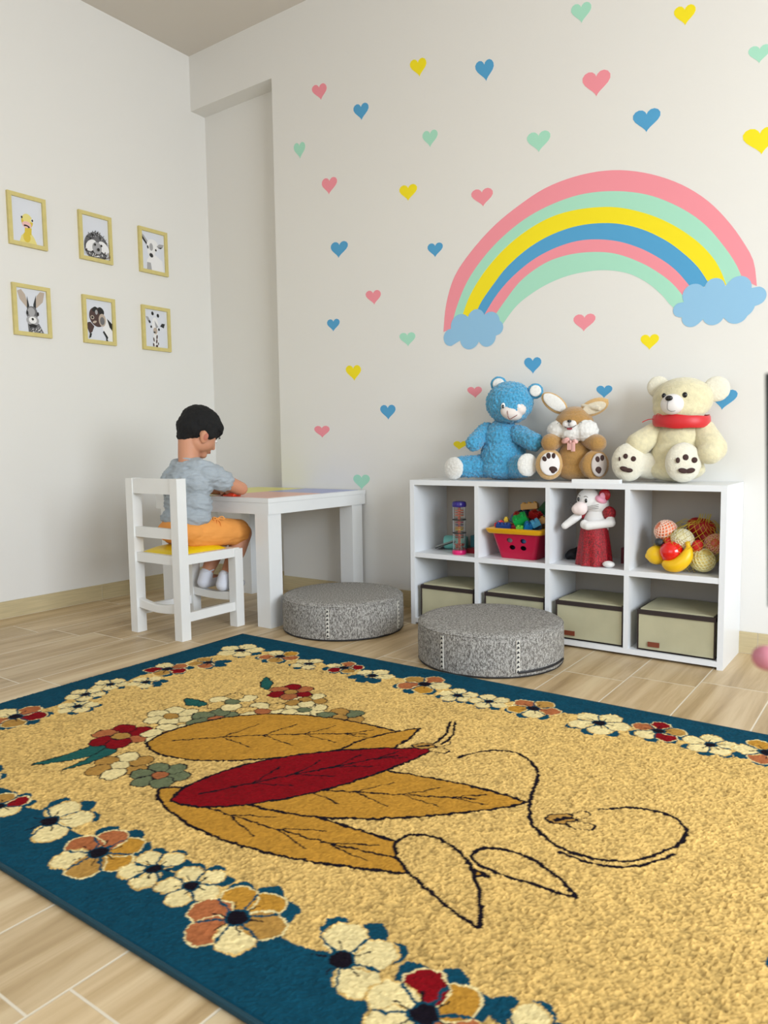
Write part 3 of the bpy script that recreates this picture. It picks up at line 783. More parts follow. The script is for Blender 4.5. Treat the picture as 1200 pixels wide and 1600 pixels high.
    for x, y, r, p in ((1.55,-2.24,.07,CR),(1.72,-2.26,.08,RU),(1.93,-2.275,.06,RD),(2.09,-2.25,.085,[cream,cream,None,None,cream]),(2.29,-2.262,.082,OC),(2.425,-2.235,.06,[cream,None,cream,cream,cream]),(2.53,-2.23,.06,CR),(2.67,-2.25,.085,OC),(2.88,-2.23,.085,[cream,cream,cream,None,None]),(3.045,-2.25,.085,[red,rust,ochre,red,cream,cream]),(3.18,-2.22,.07,[cream,None,cream,cream,cream]),(3.33,-2.23,.085,OC)):
        flower(x, y, r, p, rg.random()*6, len(p) if len(p) > 5 else 5, (0, 1))
    for y, p in ((-2.06, CR), (-1.86, RU), (-1.66, CR), (-1.45, RD), (-1.24, RU)):
        flower(3.525, y, .085, p, rg.random()*6, 5, (-1, 0))
    # bouquet laid across the left of the field
    def bloom(cx, cy, r, pal, cc, a0=0., n=6):
        for i in range(n):
            a = a0+2*PI*i/n; ell(cx+math.cos(a)*r*.6, cy+math.sin(a)*r*.6, r*.42, r*.36, math.degrees(a), pal[i % len(pal)], .0032, dark)
        ell(cx, cy, r*.3, r*.26, 0, cc, .003, dark)
    poly(cm2([(1.80,-1.94),(1.79,-2.02),(1.775,-2.115),(1.84,-2.03),(1.86,-1.95)], True), leafc, dark, .002)
    poly(cm2([(1.84,-1.94),(1.86,-2.02),(1.87,-2.09),(1.89,-2.0),(1.88,-1.94)], True), leafc, dark, .002)
    poly(cm2([(1.80,-1.58),(1.75,-1.60),(1.70,-1.56),(1.78,-1.55)], True), leafc, dark, .002)
    poly(cm2([(1.86,-1.36),(1.80,-1.33),(1.76,-1.26),(1.83,-1.30)], True), leafc, dark, .002)
    bloom(1.80, -1.87, .085, [rust, red, red], tan, .3)
    bloom(1.97, -1.99, .08, [tan, tan, cream], cream, .1)
    bloom(2.10, -1.97, .072, [sage], rust, .5)
    bloom(1.79, -1.69, .08, [cream], tan, .2); bloom(1.90, -1.78, .08, [cream], tan, .6)
    bloom(1.92, -1.63, .085, [sage], rust, .1)
    bloom(1.85, -1.50, .08, [field, cream], sage, .2); bloom(1.99, -1.51, .08, [cream, field], rust, .4)
    bloom(2.09, -1.43, .072, [cream], sage, 0); bloom(2.03, -1.36, .07, [tan, cream], tan, .3)
    bloom(1.94, -1.33, .075, [red, rust], tan, .1); bloom(2.22, -1.42, .075, [tan, sage], tan, .2)
    # plain broad leaves and seed pods fanning out of the bouquet
    def leaf(ax, ay, bx, by, w, c, bend=0., vein=True, tipp=.75):
        dx, dy = bx-ax, by-ay; l = math.hypot(dx, dy); ux, uy = dx/l, dy/l; nx_, ny_ = -uy, ux
        f = lambda t: math.sin(PI*t**tipp)**.8
        up = []; dn = []; mid = []
        for i in range(33):
            t = i/32; o = bend*math.sin(PI*t)
            up.append((ax+dx*t+nx_*(o+w*f(t)), ay+dy*t+ny_*(o+w*f(t)))); dn.append((ax+dx*t+nx_*(o-w*f(t)), ay+dy*t+ny_*(o-w*f(t)))); mid.append((ax+dx*t+nx_*o, ay+dy*t+ny_*o))
        poly(up+dn[::-1], c, dark, .0042)
        if vein:
            line(mid[3:28], .0028, dark)
            for q in (.3, .45, .6, .75):
                i = int(q*32); line([mid[i], ((mid[min(32, i+4)][0]+up[min(32, i+4)][0])/2, (mid[min(32, i+4)][1]+up[min(32, i+4)][1])/2)], .002, dark)
                line([mid[i], ((mid[min(32, i+4)][0]+dn[min(32, i+4)][0])/2, (mid[min(32, i+4)][1]+dn[min(32, i+4)][1])/2)], .002, dark)
    leaf(1.90, -1.86, 2.46, -1.42, .165, ochre, .03)
    leaf(2.16, -2.02, 2.96, -1.90, .085, ochre, -.03)
    leaf(2.28, -1.92, 2.90, -1.60, .125, ochre, .01)
    leaf(2.40, -1.66, 2.46, -1.36, .050, ochre, .0, False)
    leaf(2.23, -2.04, 2.57, -1.46, .112, red, .01)
    leaf(2.76, -1.86, 3.02, -2.04, .060, field, .01, False, .6)
    leaf(2.90, -1.84, 3.12, -1.87, .042, field, .012, False, .6)
    # scroll line and two small flying insects
    tr = cm2([(2.65,-1.47),(2.70,-1.385),(2.78,-1.37),(2.86,-1.45),(2.90,-1.58),(2.95,-1.68),(3.04,-1.735),(3.11,-1.73),(3.17,-1.69),(3.215,-1.60),(3.22,-1.53),(3.18,-1.48),(3.11,-1.485),(3.045,-1.54)])
    line(tr, .0042, dark)
    line(cm2([(3.04,-1.75),(3.12,-1.748),(3.18,-1.705),(3.222,-1.63)]), .0036, dark)
    for (bx, by, tx, ty) in ((2.54, -1.455, 2.50, -1.27), (2.99, -1.625, 3.06, -1.56)):
        ell(bx, by, .030, .017, 40, tan, .004, dark); line([(bx-.01, by-.012), (bx+.012, by+.014)], .005, dark)
        ell(bx+.045, by-.004, .026, .014, 10, field, .003, dark); ell(bx+.03, by+.035, .022, .012, 60, field, .003, dark)
    line(cm2([(2.55,-1.43),(2.545,-1.36),(2.505,-1.27)]), .004, dark); line(cm2([(2.57,-1.42),(2.562,-1.35),(2.52,-1.265)]), .004, dark)
    # yarn: each tuft its own shade and height; the field pile is long and loose, the border short
    isfield = np.abs(col-field).sum(-1) < .02
    grain = vnoise(.0042, 3)+.6*vnoise(.0075, 12)
    shade = 1+np.where(isfield, .30, .14)*(grain-.25*(grain < -.5))+.07*vnoise(.03, 4)+.05*vnoise(.25, 5)
    col = np.clip(col*shade[..., None], 0, 1)
    pile = np.where(isfield, 1.0, .45)
    z = .0125+pile*(.0018*vnoise(.0042, 3)+.0012*vnoise(.0075, 12)+.0015*(np.random.default_rng(9).random((nx, ny))-.5))
    z += .0015*vnoise(.2, 8)
    ed = np.minimum(np.minimum(X-RX0, RX1-X), np.minimum(Y-RY0, RY1-Y)); z = np.where(ed < .006, .0105, z); z = np.where(ed < .001, .0, z)
    n = nx*ny; co = np.stack([X, Y, z], -1).reshape(-1, 3).astype(np.float32)
    co[:, 0] -= RX0; co[:, 1] -= RY1
    idx = np.arange(n).reshape(nx, ny)
    q = np.stack([idx[:-1, :-1], idx[1:, :-1], idx[1:, 1:], idx[:-1, 1:]], -1).reshape(-1, 4)
    me = bpy.data.meshes.new('rug_pile'); me.vertices.add(n); me.vertices.foreach_set('co', co.ravel())
    me.loops.add(q.size); me.loops.foreach_set('vertex_index', q.ravel().astype(np.int32))
    me.polygons.add(len(q)); me.polygons.foreach_set('loop_start', np.arange(0, q.size, 4, dtype=np.int32)); me.polygons.foreach_set('loop_total', np.full(len(q), 4, np.int32))
    me.update()
    ca = me.color_attributes.new('yarn', 'FLOAT_COLOR', 'POINT')
    rgba = np.concatenate([col, np.ones((nx, ny, 1))], -1).reshape(-1, 4).astype(np.float32); ca.data.foreach_set('color', rgba.ravel())
    M = bpy.data.materials.new('dyed_yarn'); M.use_nodes = True; nt = M.node_tree; b = nt.nodes['Principled BSDF']
    at = nt.nodes.new('ShaderNodeAttribute'); at.attribute_name = 'yarn'; nt.links.new(at.outputs['Color'], b.inputs['Base Color'])
    b.inputs['Roughness'].default_value = .95; b.inputs['Specular IOR Level'].default_value = .1
    me.polygons.foreach_set('use_smooth', [False]*len(me.polygons))
    r = thing('rug', 'thick golden pile rug with teal flower border, bouquet and broad leaves, on the tiles', 'rug', (RX0, RY1, 0))
    o = link_mesh('pile', me, M); o.parent = r
    bm = bmesh.new()
    tube(bm, [(RX0, RY0, .0062), (RX1, RY0, .0062), (RX1, RY1, .0062), (RX0, RY1, .0062)], .0062, 8, True)
    o = obj('bound_edge', bm, mat('teal_binding', '0B3A47', .85, bump=.3, bscale=500), r, smooth=True)
build_rug()

# ---------------------------------------------------------------- plush toys on the shelf top
ST = SH   # height of the shelf top
CAMD = Vector((.58, -.81, .06)).normalized()
def dmat(n, spin=0):
    return align(n) @ rot(z=spin)
def pad(name, c, n, a, b, m_, parent, spin=0, th=.006, **k):
    me = bpy.data.meshes.new(name); bm = bmesh.new(); prim_sphere(bm, c, (a, b, th), dmat(n, spin)); bm.to_mesh(me); bm.free()
    return link_mesh(name, me, m_, parent, smooth=True)
def ball(name, c, r, m_, parent, M=None):
    me = bpy.data.meshes.new(name); bm = bmesh.new(); prim_sphere(bm, c, r, M); bm.to_mesh(me); bm.free()
    return link_mesh(name, me, m_, parent, smooth=True)
def plushm(name, c, **k): return mat(name, c, .95, sheen=.5, vary=k.get('vary', .08), vscale=k.get('vscale', 120), bump=k.get('bump', .7), bscale=k.get('bscale', 420), btype=k.get('btype', 'noise'))
blackm = mat('black_plastic', '0E0D0F', .2); embr = mat('dark_brown_felt', '3A211C', .8)
# blue curly bear
bluem = plushm('blue_curly_plush', '459BC4', vary=.30, vscale=150, bump=1.0, bscale=200); wp = plushm('off_white_plush', 'E4E2DC', bscale=300)
t = thing('plush_bear', 'blue curly plush bear with white foot pads, sitting on the left of the shelf top', 'plush toy', (2.10, -.13, ST))
FU = dict(voxel=.0036, smooth=3, fur=.0058, fscale=85, ftype='voronoi')
blob('torso', [('e', (2.10, -.125, .755), (.100, .092, .100)), ('e', (2.095, -.125, .83), (.082, .078, .085)), ('e', (2.10, -.13, .704), (.105, .09, .047))], bluem, t, **FU)
blob('head', [('e', (2.135, -.135, .985), (.103, .090, .090)), ('e', (2.16, -.17, .955), (.075, .06, .055))], bluem, t, **FU)
for c, r, tl in (((2.073, -.115, 1.068), .036, -25), ((2.245, -.115, 1.030), .034, 40)):
    e = blob('ear', [('e', c, (r, .014, r), rot(y=tl, z=25))], bluem, t, voxel=.0035, smooth=2, fur=.0015, fscale=110)
    pad('inner_ear', (c[0]+.006, c[1]-.012, c[2]), (.45, -.85, .1), r*.72, r*.72, wp, e)
blob('arm', [('c', (2.025, -.14, .865), .040, (2.005, -.215, .815), .036)], bluem, t, **FU)
blob('arm', [('c', (2.18, -.14, .850), .040, (2.268, -.175, .815), .038)], bluem, t, **FU)
l1 = blob('leg', [('c', (2.05, -.14, .715), .052, (1.935, -.205, .712), .046)], bluem, t, **FU)
blob('foot_pad', [('e', (1.917, -.238, .706), (.050, .050, .020), dmat((-.1, -1, .05)))], wp, l1, voxel=.003, smooth=3, fur=.0016, fscale=120)
l2 = blob('leg', [('c', (2.15, -.14, .712), .050, (2.235, -.195, .716), .046)], bluem, t, **FU)
blob('foot_pad', [('e', (2.262, -.226, .722), (.043, .048, .018), dmat((.62, -.78, .05)))], wp, l2, voxel=.003, smooth=3, fur=.0016, fscale=120)
mz = blob('muzzle', [('e', (2.178, -.205, .938), (.047, .030, .030), rot(y=18, z=28)), ('e', (2.156, -.201, .957), (.034, .028, .027)), ('e', (2.208, -.188, .952), (.028, .028, .026))], mat('muzzle_velvet', 'E0D6D0', .8), t, voxel=.003, smooth=5)
ball('eye', (2.152, -.229, .968), (.0095, .006, .013), mat('eye_white', 'F2F2F2', .3), t); pad('pupil', (2.155, -.2355, .965), CAMD, .0055, .008, blackm, t, th=.002)
ball('eye', (2.214, -.210, .964), (.008, .006, .010), mat('eye_white', 'F2F2F2', .3), t)
bm = bmesh.new(); tube(bm, catmull([(2.178, -.238, .925), (2.186, -.2375, .912), (2.20, -.233, .918), (2.213, -.222, .928)], 6), .0014, 6); obj('mouth', bm, mat('mouth_thread', '7A3B36', .7), t, smooth=True)
bm = bmesh.new(); tube(bm, catmull([(2.176, -.238, .946), (2.178, -.2395, .936), (2.180, -.239, .926)], 6), .0012, 6); obj('nose_seam', bm, mat('mouth_thread', '7A3B36', .7), t, smooth=True)

# brown rabbit
brm = plushm('tan_brown_plush', 'AE8345', vary=.14, vscale=160); brl = plushm('light_tan_plush', 'CDA66C', bscale=300); whf = plushm('white_long_plush', 'E9E7E2', vary=.05); crm = plushm('cream_short_plush', 'D9CDB5')
t = thing('plush_rabbit', 'tan plush rabbit with white cheeks and striped pink bow, sitting between the two bears', 'plush toy', (2.43, -.13, ST))
FR = dict(voxel=.004, smooth=4, fur=.0012, fscale=150)
blob('torso', [('e', (2.435, -.13, .745), (.078, .078, .082)), ('e', (2.435, -.13, .70), (.085, .08, .045))], brm, t, **FR)
blob('head', [('e', (2.425, -.135, .888), (.078, .072, .060)), ('e', (2.425, -.135, .90), (.066, .062, .058))], brm, t, **FR)
blob('cheek', [('e', (2.375, -.165, .862), (.050, .048, .042)), ('e', (2.485, -.165, .858), (.050, .048, .044)), ('e', (2.435, -.17, .850), (.055, .050, .038)), ('e', (2.49, -.15, .84), (.038, .04, .04))], whf, t, voxel=.004, smooth=4, fur=.0035, fscale=90)
e = blob('ear', [('e', (2.335, -.125, .975), (.064, .012, .034), rot(y=38, z=20))], brl, t, voxel=.003, smooth=3)
blob('inner_ear', [('e', (2.339, -.135, .977), (.056, .006, .027), rot(y=38, z=20))], whf, e, voxel=.0025, smooth=2)
e = blob('ear', [('e', (2.500, -.115, .952), (.060, .016, .034), rot(y=-22, z=20)), ('e', (2.505, -.110, .968), (.052, .020, .012), rot(y=-14, z=20))], brl, t, voxel=.003, smooth=3)
blob('inner_ear', [('e', (2.505, -.131, .948), (.050, .007, .023), rot(y=-18, z=20)), ('c', (2.46, -.134, .960), .007, (2.53, -.14, .944), .009)], crm, e, voxel=.0025, smooth=2)
blob('arm', [('c', (2.375, -.15, .825), .030, (2.352, -.205, .812), .037)], brm, t, **FR)
blob('arm', [('c', (2.49, -.15, .82), .030, (2.54, -.185, .806), .036)], brm, t, **FR)
def toes(c, n, spin, lst, parent, pm, s=1.0):
    M = dmat(n, spin)
    for k, (x, y, a, b, sp) in enumerate(lst):
        p = Vector(c) + M.to_3x3() @ Vector((x*s, y*s, .0))
        pad('paw_mark', p, n, a*s, b*s, pm, parent, spin+sp, th=.004)
def foot(c, r, n, soft, padm, parent, pr, marks, back, spin=0, base=None):
    l = blob('leg', [('e', c, (r[0], r[1], .032), dmat(n)), ('c', Vector(c)-Vector(n)*.02, min(r)*.80, back, min(r)*.80)], soft, parent, **FR)
    pc = Vector(c) + Vector(n)*.0285
    pd = pad('foot_pad', pc, n, pr[0], pr[1], padm, l, spin, th=.008)
    toes(pc + Vector(n)*.0065, n, spin, marks, l, embr)
def up_frame(n):
    """spin so that local +y of the pad points up"""
    M = dmat(n).to_3x3(); y = M @ Vector((0, 1, 0)); x = M @ Vector((1, 0, 0))
    return math.degrees(math.atan2(-x.z, y.z))
n1 = Vector((.45, -.88, .10)).normalized(); s1 = up_frame(n1)
foot((2.352, -.212, .724), (.056, .064), n1, brl, mat('white_velour', 'E3DEDB', .7), t, (.040, .048),
     [(-.022, .020, .0085, .011, 25), (-.006, .032, .0088, .0125, 5), (.014, .032, .0075, .0115, -5), (.012, -.022, .017, .0115, -12), (.012, -.030, .009, .009, 0)], (2.38, -.14, .715), s1)
n2 = Vector((.75, -.64, .02)).normalized(); s2 = up_frame(n2)
foot((2.535, -.190, .722), (.058, .060), n2, brm, mat('grey_velour', 'B9AEA6', .7), t, (.034, .047),
     [(-.010, .022, .009, .012, 10), (.010, .027, .0085, .012, -5), (-.006, -.018, .013, .012, 0), (-.004, -.026, .008, .008, 0)], (2.47, -.14, .712), s2)
mz = blob('muzzle', [('e', (2.423, -.212, .884), (.017, .014, .016)), ('e', (2.447, -.209, .884), (.017, .014, .016)), ('e', (2.436, -.20, .876), (.024, .018, .016))], mat('white_velour', 'E3DEDB', .7), t, voxel=.0025, smooth=4)
pad('nose', (2.440, -.2245, .896), CAMD, .0085, .0055, blackm, t, th=.004)
bm = bmesh.new(); tube(bm, [(2.439, -.2265, .890), (2.439, -.2275, .876)], .0013, 6); tube(bm, catmull([(2.413, -.218, .880), (2.424, -.224, .872), (2.439, -.2255, .869), (2.454, -.221, .872), (2.463, -.212, .880)], 5), .0013, 6)
obj('mouth_line', bm, blackm, t, smooth=True)
pad('mouth', (2.440, -.2215, .866), CAMD, .011, .005, mat('mouth_red', '8F2A33', .7), t, th=.004)
for x0, y0 in ((2.395, -.217), (2.478, -.212)):
    bm = bmesh.new(); tube(bm, catmull([(x0-.009, y0, .887), (x0, y0-.003, .893), (x0+.009, y0, .888)], 5), .001, 6); obj('eye', bm, mat('grey_thread', '6E6862', .7), t, smooth=True)
bwm = mat('pink_striped_ribbon', 'D9A79F', .7, vary=.5, vscale=8, stretch=(26, 26, .5))
bm = bmesh.new()
prim_sphere(bm, (2.421, -.213, .819), (.018, .007, .012), rot(y=-20), 2); prim_sphere(bm, (2.458, -.208, .815), (.013, .007, .009), rot(y=20), 2); prim_sphere(bm, (2.442, -.217, .814), (.006, .007, .007), None, 2)
box(bm, 2.430, 2.443, -.219, -.215, .782, .812); box(bm, 2.445, 2.460, -.216, -.212, .776, .812)
obj('bow', bm, bwm, t, smooth=True)

# cream teddy bear with red scarf
cre = plushm('cream_plush', 'DCD2AC', vary=.10, vscale=60, bscale=330); creL = plushm('pale_cream_plush', 'E3DDC9', vary=.05, bscale=330)
t = thing('plush_bear', 'large cream teddy bear with a red neck ribbon, sitting rightmost on the shelf top', 'plush toy', (2.83, -.13, ST))
FC = dict(voxel=.0045, smooth=5, fur=.0011, fscale=120)
blob('torso', [('e', (2.83, -.125, .755), (.098, .085, .095)), ('e', (2.835, -.125, .82), (.088, .078, .072)), ('e', (2.825, -.13, .704), (.105, .09, .047))], cre, t, **FC)
blob('head', [('e', (2.845, -.130, .965), (.108, .088, .083)), ('e', (2.84, -.145, .935), (.098, .078, .062))], cre, t, **FC)
for c, r, tl in (((2.752, -.115, 1.018), .042, -30), ((2.958, -.105, 1.000), .047, 40)):
    e = blob('ear', [('e', c, (r, .017, r), rot(y=tl, z=18))], creL, t, voxel=.0035, smooth=3, fur=.0008, fscale=120)
blob('arm', [('c', (2.762, -.125, .855), .040, (2.700, -.185, .800), .047)], cre, t, **FC)
blob('arm', [('c', (2.915, -.12, .850), .045, (2.958, -.155, .782), .052), ('e', (2.955, -.18, .765), (.045, .045, .04))], cre, t, **FC)
def foot2(c, r, n, back, marks):
    s_ = up_frame(n)
    l = blob('leg', [('e', c, (r[0], .042, r[1]), rot(z=math.degrees(math.atan2(n.y, n.x))+90)), ('c', Vector(c)-Vector(n)*.02, .048, back, .052)], creL, t, **FC)
    toes(Vector(c)+Vector(n)*.0405, n, s_, marks, l, embr)
n3 = Vector((.30, -.95, .04)).normalized()
foot2((2.672, -.212, .733), (.062, .074), n3, (2.75, -.14, .715), [(-.032, .012, .0035, .0085, 0), (-.010, .022, .0085, .010, 0), (.018, .012, .0098, .010, 0), (-.014, -.026, .017, .0095, -18), (.002, -.031, .015, .0085, -5)])
n4 = Vector((.50, -.86, .04)).normalized()
foot2((2.872, -.212, .732), (.064, .074), n4, (2.87, -.14, .715), [(-.030, .008, .0075, .0105, 0), (-.003, .018, .0105, .0115, 0), (.028, .008, .0105, .0105, 0), (-.012, -.030, .017, .0095, -12), (.014, -.030, .017, .0095, 12)])
mz = blob('muzzle', [('e', (2.832, -.222, .945), (.041, .032, .038))], mat('white_velour', 'E3DEDB', .7), t, voxel=.003, smooth=3)
ball('nose', (2.829, -.2555, .9655), (.0135, .009, .010), blackm, t)
bm = bmesh.new(); tube(bm, catmull([(2.826, -.2555, .956), (2.824, -.2565, .940), (2.825, -.252, .925), (2.84, -.246, .918), (2.858, -.237, .926)], 5), .0011, 6); obj('mouth_line', bm, mat('grey_thread', '6E6862', .7), t, smooth=True)
ball('eye', (2.800, -.2145, .978), (.008, .006, .0095), blackm, t); ball('eye', (2.873, -.2125, .977), (.009, .0065, .0105), blackm, t)
bm = bmesh.new(); N_ = 72
ring = []
for i in range(N_):
    a = 2*PI*i/N_; x = 2.842+.100*math.cos(a); y = -.132+.086*math.sin(a); zc = .886-.006*math.cos(a+.6)
    hh = .023+.002*math.sin(3*a)+.001*math.sin(7*a)
    ring.append([bm.verts.new((x+(x-2.842)*k[0], y+(y+.132)*k[0], zc+k[1]*hh)) for k in ((-.02, -1), (.025, -.7), (.04, 0), (.025, .7), (-.02, 1), (-.12, 0))])
for i in range(N_):
    a, b_ = ring[i], ring[(i+1) % N_]
    for k in range(6): bm.faces.new((a[k], b_[k], b_[(k+1) % 6], a[(k+1) % 6]))
bmesh.ops.recalc_face_normals(bm, faces=bm.faces[:])
rs = obj('neck_ribbon', bm, mat('red_satin', 'C7101A', .45, sheen=.3), t, smooth=True)
bm = bmesh.new(); tube(bm, catmull([(2.755, -.17, .895), (2.735, -.185, .893), (2.715, -.19, .884)], 6), .0018, 6); tube(bm, catmull([(2.77, -.205, .90), (2.78, -.222, .912), (2.80, -.228, .905)], 6), .0015, 6)
obj('ribbon_cord', bm, mat('red_satin', 'C7101A', .45, sheen=.3), rs, smooth=True)

o = obj('white_remote', B(2.478, 2.664, -.2905, -.258, ST, ST+.014), mat('white_glossy_plastic', 'EDEFF0', .25), origin=(2.57, -.275, ST), bevel=.004, segs=3, smooth=True)
tag(o, 'flat white bar-shaped device lying on the shelf edge, in front of the rabbit', 'device')

# ---------------------------------------------------------------- white mouse-like toy in a red dress, third upper cube
SM = .329
wv = mat('white_velvet_plush', 'E4E2DF', .85, sheen=.4, bump=.15, bscale=300); rdress = mat('red_glitter_fabric', '960A1B', .35, vary=.75, vscale=170, bump=.8, bscale=300); pinkf = mat('pink_felt', 'EFA7BD', .8)
t = thing('plush_cat', 'white plush cat with big snout in a red sparkling dress, inside the shelf', 'plush toy', (2.54, -.23, SM))
FW = dict(voxel=.003, smooth=5)
blob('torso', [('e', (2.548, -.215, .50), (.048, .034, .058)), ('e', (2.548, -.215, .475), (.052, .036, .03))], wv, t, **FW)
blob('head', [('e', (2.520, -.215, .585), (.047, .042, .046)), ('e', (2.553, -.21, .568), (.045, .040, .040))], wv, t, **FW)
blob('snout', [('e', (2.501, -.256, .553), (.028, .027, .028)), ('e', (2.490, -.264, .550), (.021, .02, .021))], mat('pale_pink_velvet', 'EADAD6', .85), t, **FW)
e = blob('ear', [('e', (2.585, -.222, .606), (.024, .010, .025), rot(y=20))], mat('red_glitter_fabric', 'B00E22', .38), t, voxel=.003, smooth=2)
pad('inner_ear', (2.581, -.233, .601), CAMD, .012, .015, pinkf, e)
blob('hood_patch', [('e', (2.572, -.222, .588), (.025, .032, .016), rot(y=30))], pinkf, t, voxel=.003, smooth=3)
for x_, z_ in ((2.486, .588), (2.517, .583)):
    pad('eye', (x_+.007, -.2575, z_+.001), CAMD, .0046, .0085, blackm, t, th=.004)
    bm = bmesh.new(); tube(bm, catmull([(x_-.002, -.256, z_+.015), (x_+.005, -.257, z_+.019), (x_+.013, -.254, z_+.014)], 5), .0011, 5); obj('eyebrow', bm, mat('grey_thread', '6E6862', .7), t)
bm = bmesh.new()
for k in (-1, 0, 1): tube(bm, [(2.530, -.258, .556+k*.005), (2.572, -.250, .563+k*.007)], .0007, 5)
tube(bm, catmull([(2.474, -.262, .568), (2.462, -.262, .575), (2.460, -.262, .565), (2.468, -.262, .560)], 5), .0006, 5)
obj('whiskers', bm, mat('grey_thread', '3C3A3B', .7), t)
blob('arm', [('c', (2.500, -.22, .535), .012, (2.472, -.245, .51), .017), ('c', (2.472, -.245, .51), .017, (2.440, -.262, .482), .014)], wv, t, **FW)
blob('arm', [('c', (2.602, -.215, .530), .015, (2.618, -.24, .500), .017), ('c', (2.618, -.24, .500), .017, (2.535, -.268, .488), .018), ('e', (2.522, -.268, .492), (.017, .014, .019))], wv, t, **FW)
for c, r in (((2.500, -.222, .530), (.015, .017, .022)), ((2.604, -.222, .535), (.026, .022, .028))):
    blob('puff_sleeve', [('e', c, r)], rdress, t, voxel=.003, smooth=2, fur=.0015, fscale=200)
bm = bmesh.new(); n = 72; rings = []
for j in range(13):
    u = j/12; z = .478-(.478-SM-.001)*u; w_ = .052+.019*u**.8
    rings.append([bm.verts.new((2.545+math.cos(2*PI*i/n)*(w_+.0045*u*math.sin(9*2*PI*i/n)), -.222+math.sin(2*PI*i/n)*(w_*.8+.0045*u*math.sin(9*2*PI*i/n)), z)) for i in range(n)])
for a, b_ in zip(rings, rings[1:]):
    for i in range(n): bm.faces.new((a[i], b_[i], b_[(i+1) % n], a[(i+1) % n]))
bm.faces.new(rings[0]); bm.faces.new(rings[-1][::-1]); bmesh.ops.recalc_face_normals(bm, faces=bm.faces[:])
obj('skirt', bm, rdress, t, smooth=True)
blob('foot', [('e', (2.618, -.262, .342), (.024, .020, .013))], wv, t, voxel=.003, smooth=2)

o = link_mesh('black_pouch', blob_mesh([('e', (2.425, -.12, SM+.022), (.030, .045, .022)), ('c', (2.41, -.15, SM+.016), .014, (2.44, -.08, SM+.045), .012)], voxel=.004, smooth=3), mat('black_nylon', '14141A', .7), origin=(2.43, -.12, SM), smooth=True)
tag(o, 'small black pouch lying behind the cat toy, at the left of its cube', 'pouch')
o = obj('dark_red_box', B(2.625, 2.682, -.14, -.04, SM, SM+.062), mat('dark_red_card', '5A0E18', .6), origin=(2.655, -.09, SM), bevel=.003)
tag(o, 'small dark red box behind the cat toy, against the right side of its cube', 'box')

# ---------------------------------------------------------------- rain maker and clutter, first upper cube
t = thing('rainmaker_toy', 'clear rainmaker tube with purple cap and pink base, standing in the leftmost upper cube', 'toy', (1.942, -.235, SM))
cx, cy = 1.942, -.235
bm = bmesh.new(); lathe(bm, [(0, SM), (.030, SM), (.0315, SM+.004), (.0315, SM+.014), (.029, SM+.019), (0, SM+.019)], (cx, cy, 0), 40); obj('base_cap', bm, mat('hot_pink_plastic', 'D8176A', .3), t, smooth=True)
bm = bmesh.new(); lathe(bm, [(0, .538), (.030, .538), (.0315, .542), (.0315, .553), (.028, .560), (.018, .5625), (0, .563)], (cx, cy, 0), 40); obj('top_cap', bm, mat('violet_plastic', '2C1E77', .3), t, smooth=True)
bm = bmesh.new(); lathe(bm, [(.0285, SM+.018), (.0285, .540)], (cx, cy, 0), 40); lathe(bm, [(.0272, .540), (.0272, SM+.018)], (cx, cy, 0), 40)
obj('clear_tube', bm, mat('clear_plastic', 'FFFFFF', .05, trans=1.0), t, smooth=True)
for z_ in (.482, .424):
    bm = bmesh.new(); lathe(bm, [(.0288, z_-.0022), (.0302, z_-.0022), (.0302, z_+.0022), (.0288, z_+.0022), (.0288, z_-.0022)], (cx, cy, 0), 40); obj('dark_band', bm, blk, t)
for z_, c in ((.522, 'E0662A'), (.512, 'D9542A'), (.500, 'E0662A'), (.470, 'B01E57'), (.458, '4A2A7A'), (.446, 'E0A52A'), (.438, 'E2BE3A'), (.412, 'B83A34'), (.402, '8E3A36')):
    bm = bmesh.new(); lathe(bm, [(0, z_-.0014), (.019, z_-.0014), (.019, z_+.0014), (0, z_+.0014)], (cx, cy, 0), 24); obj('inner_disc', bm, mat('disc_plastic', c, .4), t)
bm = bmesh.new(); lathe(bm, [(0, .36), (.006, .36), (.006, .535), (0, .535)], (cx, cy, 0), 12); obj('inner_rod', bm, mat('disc_plastic', 'C2492F', .4), t, smooth=True)
bm = bmesh.new()
for i in range(70):
    a = random.uniform(0, 2*PI); r = .022*math.sqrt(random.random()); prim_sphere(bm, (cx+r*math.cos(a), cy+r*math.sin(a), random.uniform(SM+.024, .375)), .0035, None, 1)
o = obj('beads', bm, mat('bead_mix', 'A8493F', .4, vary=.6, vscale=160), t); o['kind'] = 'stuff'
M = Matrix.Translation((1.815, -.10, SM+.028)) @ rot(y=-20, z=12)
t = thing('tablet_case', 'thin dark grey tablet case tilted at the left of the leftmost upper cube', 'tablet', (1.80, -.10, SM))
obj('case', B(-.055, .045, -.065, .065, -.005, .0, M=M), mat('dark_grey_case', '2E302F', .5), t, bevel=.0015); obj('cover', B(-.055, .045, -.065, .065, .001, .006, M=M), mat('grey_case_cover', '83857F', .4), t, bevel=.0015)
o = obj('book', B(1.80, 2.00, -.115, -.02, SM, SM+.010), mat('green_cover', '14312C', .6), origin=(1.9, -.06, SM), bevel=.001); tag(o, 'thin dark green book lying flat under the clutter of the leftmost upper cube', 'book')
bm = bmesh.new(); lathe(bm, [(0, -.055), (.028, -.055), (.031, -.045), (.031, .04), (.027, .05), (0, .052)], (1.86, -.12, SM+.034), 28, rot(y=90, z=18))
o = obj('toy_drum', bm, [mat('mint_teal_plastic', '6FB7AE', .45)], origin=(1.86, -.12, SM), smooth=True); tag(o, 'mint green toy roll lying behind the rainmaker tube', 'toy')
